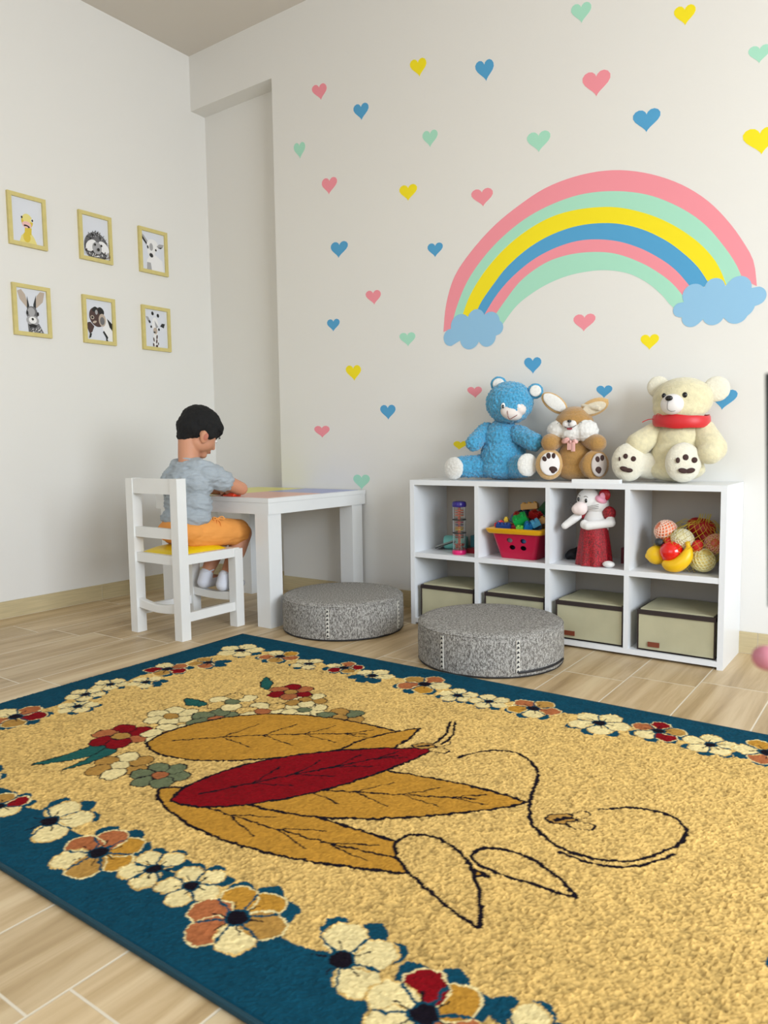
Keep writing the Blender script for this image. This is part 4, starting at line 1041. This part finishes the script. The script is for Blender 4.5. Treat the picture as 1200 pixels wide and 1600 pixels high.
o = obj('teal_box', B(1.945, 2.020, -.14, -.05, SM+.020, SM+.072), mat('deep_teal_card', '0E5560', .55), origin=(1.98, -.09, SM+.02), bevel=.004); tag(o, 'deep teal box stacked on the red case, right corner of the leftmost upper cube', 'box')
o = obj('red_case', B(1.955, 2.040, -.225+.03, -.04, SM, SM+.020), mat('dark_red_case', '8A1420', .45), origin=(2.0, -.11, SM), bevel=.003); tag(o, 'flat dark red case beside the rainmaker tube base', 'case')

# ---------------------------------------------------------------- basket of building bricks, second upper cube
t = thing('toy_basket', 'crimson plastic basket with a yellow rim, full of bricks, in the second upper cube', 'basket', (2.21, -.165, SM))
redp = mat('crimson_plastic', 'B50A3C', .32); yelp = mat('yellow_plastic', 'E5A90B', .35)
def ringq(z, x0, x1, y0, y1, r=.018, n=5):
    out = []
    for (cx_, cy_, a0) in ((x1-r, y1-r, 0), (x0+r, y1-r, 90), (x0+r, y0+r, 180), (x1-r, y0+r, 270)):
        for i in range(n+1):
            a = math.radians(a0+90*i/n); out.append((cx_+r*math.cos(a), cy_+r*math.sin(a), z))
    return out
def loft(bm, loops, cap0=True, cap1=True):
    R = [[bm.verts.new(p) for p in L_] for L_ in loops]; n = len(R[0])
    for a, b_ in zip(R, R[1:]):
        for i in range(n): bm.faces.new((a[i], a[(i+1) % n], b_[(i+1) % n], b_[i]))
    if cap0: bm.faces.new(R[0][::-1])
    if cap1: bm.faces.new(R[-1])
bz0, bz1 = SM+.0005, .440
bm = bmesh.new()
loft(bm, [ringq(bz0, 2.143, 2.303, -.240, -.085), ringq(bz1, 2.112, 2.330, -.262, -.062), ringq(bz1, 2.115, 2.327, -.259, -.065), ringq(bz0+.004, 2.146, 2.300, -.237, -.088)])
bmesh.ops.recalc_face_normals(bm, faces=bm.faces[:])
me = bpy.data.meshes.new('b'); bm.to_mesh(me); bm.free(); bo = bpy.data.objects.new('b', me); C.objects.link(bo)
bm = bmesh.new()
for hx, hz in ((2.195, .408), (2.257, .407), (2.205, .378), (2.255, .377)):
    s_ = bmesh.new(); lathe(bm, [(0, -.03), (.0135, -.03), (.0135, .03), (0, .03)], (hx, -.252, hz), 20, rot(x=90) @ Matrix.Diagonal((1, .75, 1, 1))); s_.free()
bmesh.ops.recalc_face_normals(bm, faces=bm.faces[:])
me2 = bpy.data.meshes.new('h'); bm.to_mesh(me2); bm.free(); ho = bpy.data.objects.new('h', me2); C.objects.link(ho)
md = bo.modifiers.new('x', 'BOOLEAN'); md.operation = 'DIFFERENCE'; md.object = ho; md.solver = 'EXACT'
dg = bpy.context.evaluated_depsgraph_get(); dg.update()
res = bpy.data.meshes.new_from_object(bo.evaluated_get(dg)); bpy.data.objects.remove(bo); bpy.data.objects.remove(ho)
res.materials.clear(); o = link_mesh('tub', res, redp, t)
bm = bmesh.new()
loft(bm, [ringq(.436, 2.100, 2.342, -.274, -.055), ringq(.440, 2.096, 2.346, -.278, -.052), ringq(.455, 2.090, 2.350, -.283, -.047), ringq(.457, 2.094, 2.346, -.279, -.051), ringq(.457, 2.118, 2.324, -.256, -.068), ringq(.436, 2.116, 2.326, -.258, -.066)], False, False)
bm.verts.ensure_lookup_table(); k = 24
for i in range(k): bm.faces.new((bm.verts[i], bm.verts[(i+1) % k], bm.verts[5*k+(i+1) % k], bm.verts[5*k+i]))
bmesh.ops.recalc_face_normals(bm, faces=bm.faces[:]); obj('rim', bm, yelp, t, smooth=True)
def brick(label, c, size, R_, colr, studs=(2, 2)):
    L_, W2, H2 = size; M = Matrix.Translation(Vector(c)) @ R_
    bm = B(-L_/2, L_/2, -W2/2, W2/2, -H2/2, H2/2)
    for v in bm.verts: v.co = M @ v.co
    bmesh.ops.bevel(bm, geom=bm.edges[:], offset=.0015, segments=2, affect='EDGES')
    for i in range(studs[0]):
        for j in range(studs[1]):
            px_ = (i+.5)/studs[0]*L_-L_/2; py_ = (j+.5)/studs[1]*W2-W2/2
            b2 = bmesh.new(); lathe(b2, [(0, H2/2), (.0068, H2/2), (.0068, H2/2+.006), (0, H2/2+.006)], (0, 0, 0), 14)
            for v in b2.verts: v.co = M @ (v.co+Vector((px_, py_, 0)))
            tm_ = bpy.data.meshes.new('t'); b2.to_mesh(tm_); b2.free(); bm.from_mesh(tm_); bpy.data.meshes.remove(tm_)
    o = obj('building_brick', bm, mat('brick_plastic', colr, .3), origin=c, smooth=True)
    tag(o, label, 'building brick', 'building bricks in the crimson basket')
    return o
brick('bright green tilted building brick at the front middle of the basket', (2.218, -.195, .487), (.060, .045, .042), rot(x=25, y=-28, z=20), '17A048')
brick('mustard yellow building brick on top of the heap at the back', (2.222, -.115, .540), (.072, .036, .026), rot(x=-8, y=-6, z=10), 'C98F14', (3, 2))
brick('dark green building brick at the back right, highest of the heap', (2.297, -.105, .535), (.052, .045, .046), rot(x=15, y=40, z=15), '0F4A2B')
brick('light blue building brick at the front right of the basket', (2.290, -.205, .478), (.036, .030, .022), rot(x=12, y=-28, z=30), '59B7E6')
brick('medium blue building brick beside the light blue one', (2.262, -.218, .466), (.034, .034, .024), rot(x=20, y=15, z=35), '1C72AE')
brick('long dark blue building brick lying along the front rim', (2.152, -.225, .462), (.062, .026, .020), rot(x=5, y=2, z=4), '173C7A', (4, 1))
brick('red slanted building brick at the front left corner of the basket', (2.126, -.205, .460), (.036, .030, .030), rot(x=5, y=-28, z=8), 'D81C26')
brick('small yellow building brick near the left end of the basket', (2.143, -.180, .484), (.018, .018, .016), rot(y=-10, z=12), 'DDBB33', (1, 1))
brick('dark red upright building brick at the left of the heap', (2.178, -.150, .492), (.028, .026, .040), rot(x=10, y=12), '9A2018')
brick('teal building brick at the back left of the heap', (2.158, -.130, .482), (.040, .034, .032), rot(x=-12, y=22, z=20), '17556E')
brick('crimson building brick behind the bright green one', (2.262, -.145, .505), (.050, .034, .030), rot(x=12, y=18, z=-12), 'A81A1E')
brick('navy building brick below the mustard one', (2.195, -.118, .498), (.050, .040, .044), rot(x=4, y=-10, z=5), '141B3A')
brick('orange tan building brick at the right end of the basket', (2.305, -.165, .488), (.028, .026, .026), rot(y=-15, z=20), 'C08A3A', (1, 1))
brick('red building brick under the bright green one at the basket middle', (2.200, -.180, .450), (.060, .050, .034), rot(z=12), 'B5121C')
brick('lime building brick peeping over the front rim', (2.232, -.235, .455), (.030, .018, .020), rot(y=6, z=5), '63B53A', (2, 1))
brick('white building brick seen through the upper left hole of the basket', (2.190, -.215, .408), (.036, .030, .028), rot(x=8, y=8), 'D8C9C6')
brick('blue building brick seen through the upper right hole of the basket', (2.255, -.210, .408), (.040, .034, .030), rot(x=-8, z=10), '1F5FA0')
brick('dark purple building brick seen through the lower holes of the basket', (2.225, -.19, .362), (.085, .050, .036), rot(z=4), '2A1830', (3, 2))
brick('blue grey building brick filling the right part of the basket', (2.270, -.15, .46), (.05, .06, .05), rot(z=14), '1B4A6E')

# ---------------------------------------------------------------- net bag of toy fruit, fourth upper cube
def fruit(name, label, me, mats): 
    c = sum((v.co for v in me.vertices), Vector())/len(me.vertices)
    o = link_mesh(name, me, mats, origin=tuple(c), smooth=True); tag(o, label, 'toy fruit', 'toy fruit in the net bag'); return o
def sleeve(name_parent, c, r, M, colr, dens=9):
    """padded net sleeve wound round a fruit: diamond lattice"""
    bm = bmesh.new()
    for s_ in (1, -1):
        for k in range(dens):
            pts = []
            for i in range(17):
                u = -1.15+2.3*i/16; a = 2*PI*k/dens + s_*u*1.5
                p = Vector((math.cos(u)*math.cos(a)*r[0], math.cos(u)*math.sin(a)*r[1], math.sin(u)*r[2]))*1.02
                pts.append(Vector(c)+M.to_3x3() @ p)
            tube(bm, pts, .0022, 5)
    return bm
def netted(label, c, r, base, netc, M):
    t_ = thing('netted_fruit', label, 'toy fruit', c, 'toy fruit in the net bag')
    ball('fruit_body', c, r, mat('fruit_plastic', base, .35), t_, M)
    bm = sleeve(None, c, r, M, netc, 12); obj('foam_net', bm, mat('foam_net_'+netc, netc, .7), t_, smooth=True)
netted('peach toy fruit in a pale pink foam net, upper left of the bag', (2.812, -.195, .474), (.041, .040, .041), 'E8794A', 'EFC9B4', rot(x=30, y=-50))
netted('cream netted toy fruit at the top centre of the bag', (2.878, -.220, .452), (.039, .035, .033), 'E2D9B0', 'E9E3C6', rot(x=60, y=20))
netted('yellow-green netted toy melon at the lower right of the bag', (2.948, -.215, .378), (.043, .040, .040), 'E0C873', 'E4DCA6', rot(x=20, y=30))
netted('pink netted toy fruit cut by the right side of the cube', (2.977, -.165, .432), (.034, .040, .042), 'C8583C', 'E3A890', rot(x=70, y=40))
def smooth_shape(shapes, voxel=.003, smooth=5): return blob_mesh(shapes, voxel=voxel, smooth=smooth)
fruit('toy_apple', 'shiny bright red toy apple at the front of the bag', smooth_shape([('e', (2.846, -.245, .404), (.043, .040, .040)), ('e', (2.846, -.245, .388), (.036, .034, .028))]), mat('apple_red', 'E0130F', .15, coat=.5))
o = fruit('toy_lemon', 'round yellow toy lemon at the left of the bag', smooth_shape([('e', (2.787, -.225, .386), (.038, .036, .036)), ('e', (2.757, -.228, .380), (.012, .012, .012))]), mat('lemon_yellow', 'F3C414', .4))
fruit('toy_pear', 'large dark red toy heart-shaped fruit at the back of the bag', smooth_shape([('e', (2.925, -.135, .485), (.050, .040, .038)), ('e', (2.938, -.135, .450), (.036, .034, .045)), ('e', (2.905, -.135, .492), (.035, .035, .034))]), mat('deep_red_fruit', 'A3100F', .5))
def banana():
    P = catmull([(2.822, -.258, .368), (2.845, -.268, .357), (2.875, -.270, .362), (2.900, -.264, .388), (2.908, -.256, .418), (2.902, -.250, .446)], 5)
    n_ = len(P); rr = [(.006+.020*math.sin(PI*min(1, (i/(n_-1))*1.15))**.6) if i < n_*.82 else .0085 for i in range(n_)]
    bm = bmesh.new(); tube(bm, P, rr, 12); me = bpy.data.meshes.new('toy_banana'); bm.to_mesh(me); bm.free(); return me
fruit('toy_banana', 'yellow toy banana curving along the bottom front of the bag', banana(), mat('banana_yellow', 'F2BF10', .4))
fruit('toy_strawberry', 'small red toy strawberry right of the banana tip', smooth_shape([('e', (2.930, -.225, .428), (.020, .018, .026), rot(y=25))], .0025, 3), mat('strawberry_red', 'D11F1B', .45, bump=.5, bscale=260, btype='voronoi'))
fruit('toy_blackberry', 'small dark knobbly toy blackberry below the peach', blob_mesh([('e', (2.800, -.240, .437), (.016, .015, .015))], voxel=.002, smooth=2, fur=.0022, fscale=260, ftype='voronoi'), mat('blackberry_dark', '2E3336', .4))
fruit('toy_strawberry', 'small red toy berry between peach and apple', smooth_shape([('e', (2.828, -.222, .437), (.020, .018, .020))], .0025, 3), mat('strawberry_red', 'D11F1B', .45, bump=.5, bscale=260, btype='voronoi'))
# the bag itself: fine yellow netting tied at the top
t = thing('net_bag', 'fine yellow net bag around the toy fruit in the fourth upper cube', 'net bag', (2.88, -.18, SM))
bm = bmesh.new()
def bagpt(a, u):
    # u: 0 bottom to 1 knot
    z = SM+.004+.175*u; k = math.sin(PI*min(.98, .12+u*.80))**.55
    return Vector((2.880+.125*k*math.cos(a)+.04*u*u, -.178+.095*k*math.sin(a), z + .012*math.sin(3*a)*u))
for s_ in (1, -1):
    for k in range(26):
        tube(bm, [bagpt(2*PI*k/26+s_*u*1.6, u) for u in [i/14 for i in range(15)]], .0006, 4)
obj('netting', bm, mat('yellow_net_string', 'B7A21E', .6), t)
bm = bmesh.new(); top = Vector((2.945, -.17, .525))
for k in range(14):
    a = 2*PI*k/14; tube(bm, catmull([bagpt(a, 1.0), bagpt(a, 1.0).lerp(top, .6)+Vector((0, 0, -.006)), top+Vector((.02*math.cos(a), .02*math.sin(a), .018))], 4), .0007, 4)
obj('gathered_top', bm, mat('yellow_net_string', 'B7A21E', .6), t)

# ---------------------------------------------------------------- boy on the chair
skin = mat('skin', 'C98F70', .55, bump=.05, bscale=150); skin.node_tree.nodes['Principled BSDF'].inputs['Subsurface Weight'].default_value = .12; skin.node_tree.nodes['Principled BSDF'].inputs['Subsurface Radius'].default_value = (.01, .004, .002)
hairm = mat('black_hair', '050506', .85, bump=.5, bscale=260, stretch=(1, 1, .25))
greyt = mat('grey_heather_jersey', 'A6AFB6', .9, vary=.05, vscale=300, bump=.2, bscale=500); shortm = mat('orange_cotton', 'EFA04E', .85, bump=.1, bscale=300); sockm = mat('white_sock_knit', 'DDE0EA', .9, bump=.25, bscale=500)
boy = thing('person', 'small boy with black hair, grey shirt and orange shorts sitting at the play table', 'person', (.92, -.90, .36))
fw = Vector((.375, .927, 0)); sd = Vector((.927, -.375, 0))
pitch = math.radians(-33)
fwd = (fw*math.cos(pitch)+Vector((0, 0, 1))*math.sin(pitch)).normalized(); upv = sd.cross(fwd).normalized()
HM = Matrix.Identity(4)
for i in range(3): HM[i][0] = sd[i]; HM[i][1] = fwd[i]; HM[i][2] = upv[i]
HC = Vector((.922, -.802, .882))
def hp(x, y, z): return tuple(HC + HM.to_3x3() @ Vector((x, y, z)))
def HR(x=0, y=0, z=0): return HM @ rot(x, y, z)
def fingers(base, d, nrm, side, s, curl, rr=.0062, lens=(.030, .035, .033, .026), thumb=True):
    """palm plus four unequal bent fingers and a thumb leaving the side of the palm"""
    d = Vector(d).normalized(); nrm = Vector(nrm).normalized(); sx = d.cross(nrm).normalized()*side
    base = Vector(base); out = [('e', base+d*.026*s, (.027*s, .011*s, .033*s), Matrix.Identity(4) if False else _frame(sx, nrm, d))]
    for i, l in enumerate(lens):
        p = base + d*.048*s + sx*(-.0195+.013*i)*s; dd = d.copy(); l = l*s
        for k, (f, c_) in enumerate(((.45, curl*.7), (.32, curl), (.23, curl*.8))):
            ax = dd.cross(nrm).normalized(); dd = (dd*math.cos(c_)+(-nrm)*math.sin(c_)*1.0).normalized() if k == 0 else (Matrix.Rotation(-c_, 3, ax) @ dd).normalized()
            q = p + dd*l*f*1.25; out.append(('c', p, rr*s*(1-.1*k), q, rr*s*(1-.1*(k+1)))); p = q
    if thumb:
        p = base + d*.014*s - sx*.020*s; q = p + (d*.55 - sx*.65 - nrm*.35)*.022*s; r2 = q + (d*.85 - sx*.15 - nrm*.45)*.019*s
        out += [('c', p, rr*1.25*s, q, rr*1.12*s), ('c', q, rr*1.12*s, r2, rr*.9*s)]
    return out
def _frame(x, y, z):
    M = Matrix.Identity(4)
    for i in range(3): M[i][0] = x[i]; M[i][1] = y[i]; M[i][2] = z[i]
    return M
shR, elR, haR = (1.008, -.840, .695), (1.030, -.662, .621), (.955, -.668, .606)
shL, elL, haL = (.828, -.815, .695), (.765, -.665, .620), (.860, -.640, .606)
body = [
 # head: skull, face, cheeks, chin, nose, ears
 ('e', hp(0, -.012, .020), (.076, .092, .082), HR()), ('e', hp(0, .030, -.028), (.060, .056, .060), HR()), ('e', hp(.032, .034, -.040), (.030, .036, .034), HR()), ('e', hp(-.032, .034, -.040), (.030, .036, .034), HR()),
 ('e', hp(0, .060, -.080), (.026, .022, .019), HR()), ('e', hp(.032, .014, -.052), (.034, .044, .036), HR()), ('e', hp(-.032, .014, -.052), (.034, .044, .036), HR()), ('e', hp(0, .042, -.066), (.040, .030, .026), HR()), ('c', hp(0, .080, -.008), .007, hp(0, .090, -.030), .0095), ('e', hp(0, .078, -.056), (.018, .012, .009), HR()),
 ('e', hp(.078, .006, -.024), (.009, .019, .030), HR(x=25, y=16, z=-20)), ('e', hp(-.078, .006, -.024), (.008, .018, .027), HR(x=25, y=-16, z=20)),
 ('c', hp(0, -.034, -.05), .044, (.912, -.862, .757), .048),
 ('e', (.915, -.860, .725), (.085, .050, .042)),
 ('e', (.920, -.868, .640), (.108, .075, .090)), ('e', (.920, -.885, .530), (.105, .075, .090)), ('e', (.920, -.920, .440), (.112, .080, .060)),
 ('c', shR, .040, elR, .030), ('c', elR, .030, haR, .021), ('c', shL, .040, elL, .030), ('c', elL, .030, haL, .021),
 ('c', (.968, -.92, .437), .062, (.988, -.640, .412), .048), ('c', (.872, -.92, .437), .062, (.862, -.650, .412), .048),
 ('c', (.990, -.628, .408), .047, (.992, -.665, .330), .042), ('c', (.992, -.665, .330), .042, (.994, -.742, .215), .027), ('c', (.994, -.755, .195), .026, (.992, -.670, .180), .022),
 ('c', (.860, -.636, .408), .047, (.860, -.670, .330), .042), ('c', (.860, -.670, .330), .042, (.862, -.740, .220), .027), ('c', (.862, -.752, .197), .026, (.860, -.668, .182), .022),
]
body += fingers(Vector(haR)+Vector((-.010, .0, -.001)), (-.95, .25, -.12), (0, 0, 1), 1, .62, .45, .0085)
body += fingers(Vector(haL)+Vector((.008, .0, -.001)), (.95, .15, -.12), (0, 0, 1), -1, .62, .45, .0085)
bme = blob_mesh(body, voxel=.0038, smooth=5); link_mesh('body', bme, skin, boy, smooth=True)
# ear hollow, eyes, brows
for s_ in (1, -1):
    eb = ball('eye', hp(.029*s_, .076, -.002), (.010, .006, .007), mat('eye_white', 'F2F2F2', .3), boy, HR()); ball('iris', hp(.029*s_, .0805, -.003), (.005, .0025, .005), mat('brown_iris', '2A1710', .2), eb, HR())
    bm = bmesh.new(); tube(bm, catmull([hp(.014*s_, .086, .018), hp(.030*s_, .086, .022), hp(.048*s_, .074, .017)], 5), [.0018]*11, 6); obj('eyebrow', bm, hairm, boy, smooth=True)
bm = bmesh.new(); tube(bm, catmull([hp(-.018, .080, -.056), hp(0, .089, -.058), hp(.018, .080, -.056)], 5), .0022, 6); obj('mouth', bm, mat('lip', 'A85A50', .5), boy, smooth=True)
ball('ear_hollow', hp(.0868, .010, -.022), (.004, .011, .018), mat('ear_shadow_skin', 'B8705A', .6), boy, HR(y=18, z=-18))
def hairpost(me):
    for v in me.vertices:
        q = noise.noise(v.co*70)*.003+noise.noise(Vector((v.co.x*150, v.co.y*150, v.co.z*40)))*.0016; v.co = v.co+v.normal*q
hr = blob_mesh([('e', hp(0, -.014, .034), (.086, .098, .083), HR()), ('e', hp(0, -.040, -.002), (.077, .072, .066), HR()), ('e', hp(0, -.052, -.048), (.050, .034, .036), HR()),
  ('e', hp(0, .050, .054), (.066, .036, .034), HR()), ('e', hp(0, .074, .040), (.050, .014, .018), HR()), ('e', hp(.070, .030, .012), (.014, .022, .032), HR()), ('e', hp(-.070, .030, .012), (.014, .022, .032), HR()), ('c', hp(.072, .022, .0), .009, hp(.070, .024, -.022), .004), ('c', hp(-.072, .022, .0), .009, hp(-.070, .024, -.022), .004)], voxel=.0035, smooth=4, post=hairpost)
link_mesh('hair', hr, hairm, boy, smooth=True)
def cloth(amp, fs, aniso=(1, 1, 2.2)):
    def f(me):
        for v in me.vertices:
            p = Vector((v.co.x*fs*aniso[0], v.co.y*fs*aniso[1], v.co.z*fs*aniso[2]))
            v.co = v.co + v.normal*amp*(noise.noise(p)+.5*noise.noise(p*2.1+Vector((3, 1, 2))))
    return f
sl = lambda a, b_, t_: tuple(Vector(a).lerp(Vector(b_), t_))
shirt = blob_mesh([('e', (.915, -.862, .728), (.098, .060, .038)), ('e', (.918, -.872, .650), (.126, .088, .090)), ('e', (.922, -.885, .560), (.122, .092, .090)), ('e', (.924, -.900, .502), (.128, .095, .054)),
  ('c', shR, .054, sl(shR, elR, .46), .049), ('c', shL, .054, sl(shL, elL, .46), .049), ('c', (.85, -.865, .722), .046, (.980, -.865, .722), .046), ('c', (.82, -.885, .66), .05, (.86, -.88, .52), .06), ('c', (.87, -.865, .730), .040, (.812, -.885, .665), .050)], voxel=.0045, smooth=5, post=cloth(.0070, 26, (1, 1, 2.8)))
link_mesh('shirt', shirt, greyt, boy, smooth=True)
bm = bmesh.new(); tube(bm, [(.912+.052*math.cos(a), -.856+.048*math.sin(a), .754-.012*math.sin(a)) for a in [2*PI*i/40 for i in range(40)]], .0045, 8, True); obj('collar', bm, greyt, boy, smooth=True)
sh_ = blob_mesh([('e', (.922, -.928, .445), (.126, .088, .062)), ('c', (.972, -.90, .438), .073, (.990, -.672, .420), .060), ('c', (.868, -.90, .438), .073, (.860, -.685, .420), .060), ('c', (.990, -.69, .420), .062, (.990, -.655, .418), .060), ('e', (.922, -.86, .445), (.10, .08, .055))], voxel=.0045, smooth=4, post=cloth(.0035, 17))
link_mesh('shorts', sh_, shortm, boy, smooth=True)
bm = bmesh.new(); c0 = Vector((1.018, -.80, .492))
for pts in ([(0, 0, 0), (.012, .014, .010), (.020, .024, -.002), (.004, .004, 0)], [(0, 0, 0), (-.006, -.016, .008), (.004, -.024, -.004), (.002, -.002, 0)], [(0, 0, 0), (.012, -.012, -.016), (.016, -.022, -.036)], [(0, 0, 0), (.016, .004, -.018), (.020, .000, -.030)]):
    tube(bm, catmull([tuple(c0+Vector(p)) for p in pts], 6), .0028, 6)
obj('drawstring', bm, shortm, boy, smooth=True)
for x_ in (.993, .861):
    dy = 0 if x_ > .9 else .003
    s_ = blob_mesh([('c', (x_, -.744+dy, .220), .0315, (x_, -.760+dy, .184), .0315), ('c', (x_, -.760+dy, .184), .0315, (x_-.001, -.668+dy, .177), .0265), ('e', (x_-.001, -.655+dy, .175), (.028, .026, .020))], voxel=.0035, smooth=4)
    link_mesh('sock', s_, sockm, boy, smooth=True)
    bm = bmesh.new(); tube(bm, [(x_+.0315*math.cos(a), -.738+dy+.0315*math.sin(a), .236+.006*math.sin(a)) for a in [2*PI*i/28 for i in range(28)]], .0035, 8, True); obj('sock_cuff', bm, sockm, boy, smooth=True)
o = link_mesh('toy_bowl', blob_mesh([('b', (.935, 1.005, -.690, -.640, .585, .592)), ('e', (.985, -.668, .596), (.030, .024, .011))], voxel=.003, smooth=3), mat('orange_red_plastic', 'E8421C', .35), origin=(.975, -.665, .585), smooth=True)
tag(o, 'small orange-red plastic toy on the table under the boy hand', 'toy')

# ---------------------------------------------------------------- hand with a dark phone close to the lens, right edge
ph = thing('smartphone', 'dark smartphone held upright at the right edge of the picture', 'phone', (3.535, -2.487, .692))
px = Vector((.8115, .5842, 0)).normalized()      # across the phone
pn = Vector((.5842, -.8115, 0)).normalized()     # phone face normal (toward the camera)
PM = _frame(px, -pn, Vector((-.034, -.025, 1)).normalized()); PM.translation = Vector((3.5284, -2.4849, .771))
bm = B(-.0375, .0375, -.004, .004, -.080, .080)
for v in bm.verts: v.co = PM @ v.co
obj('phone_body', bm, mat('black_phone_case', '101218', .4), ph, bevel=.0035, segs=3, smooth=True)
bm = B(-.034, .034, -.0048, -.0038, -.074, .074)
for v in bm.verts: v.co = PM @ v.co
obj('screen', bm, mat('phone_glass', '08090C', .08), ph)
hd = thing('person', 'hand and sleeved forearm holding the phone, fingertip just in the right edge', 'person', (3.62, -2.42, .60))
def pw(a, b_, c_): return tuple(PM @ Vector((a, b_, c_)))
hs_ = [('e', pw(.052, .020, -.098), (.044, .016, .046), PM), ('c', pw(.080, .018, -.130), .029, pw(.150, .015, -.190), .027), ('c', pw(.150, .015, -.190), .027, pw(.300, .01, -.300), .036)]
# fingers wrap behind the phone; the little finger supports its lower edge and shows its tip
for (a, b_, c_), L_ in (((.060, .022, -.050), .75), ((.056, .024, -.068), .8), ((.054, .024, -.086), .8)):
    hs_ += [('c', pw(a, b_, c_), .0092, pw(a-.040*L_, b_-.006, c_+.006), .0088), ('c', pw(a-.040*L_, b_-.006, c_+.006), .0088, pw(a-.066*L_, b_-.010, c_+.010), .0080)]
hs_ += [('c', pw(.046, .018, -.112), .0095, pw(.004, .006, -.122), .0092), ('c', pw(.004, .006, -.122), .0092, pw(-.020, -.002, -.120), .0090), ('c', pw(-.022, -.002, -.120), .0095, pw(-.0437, -.004, -.114), .0090)]
hs_ += [('c', pw(.068, .012, -.100), .0125, pw(.052, -.012, -.078), .0108), ('c', pw(.052, -.012, -.078), .0108, pw(.030, -.014, -.056), .0092)]
link_mesh('hand_and_forearm', blob_mesh(hs_, voxel=.0028, smooth=5), mat('pink_skin', 'BF7784', .5), hd, smooth=True)
link_mesh('sleeve', blob_mesh([('c', pw(.20, .014, -.227), .040, pw(.50, .01, -.44), .055)], voxel=.006, smooth=3), mat('dark_sleeve', '2B2D38', .9), hd, smooth=True)
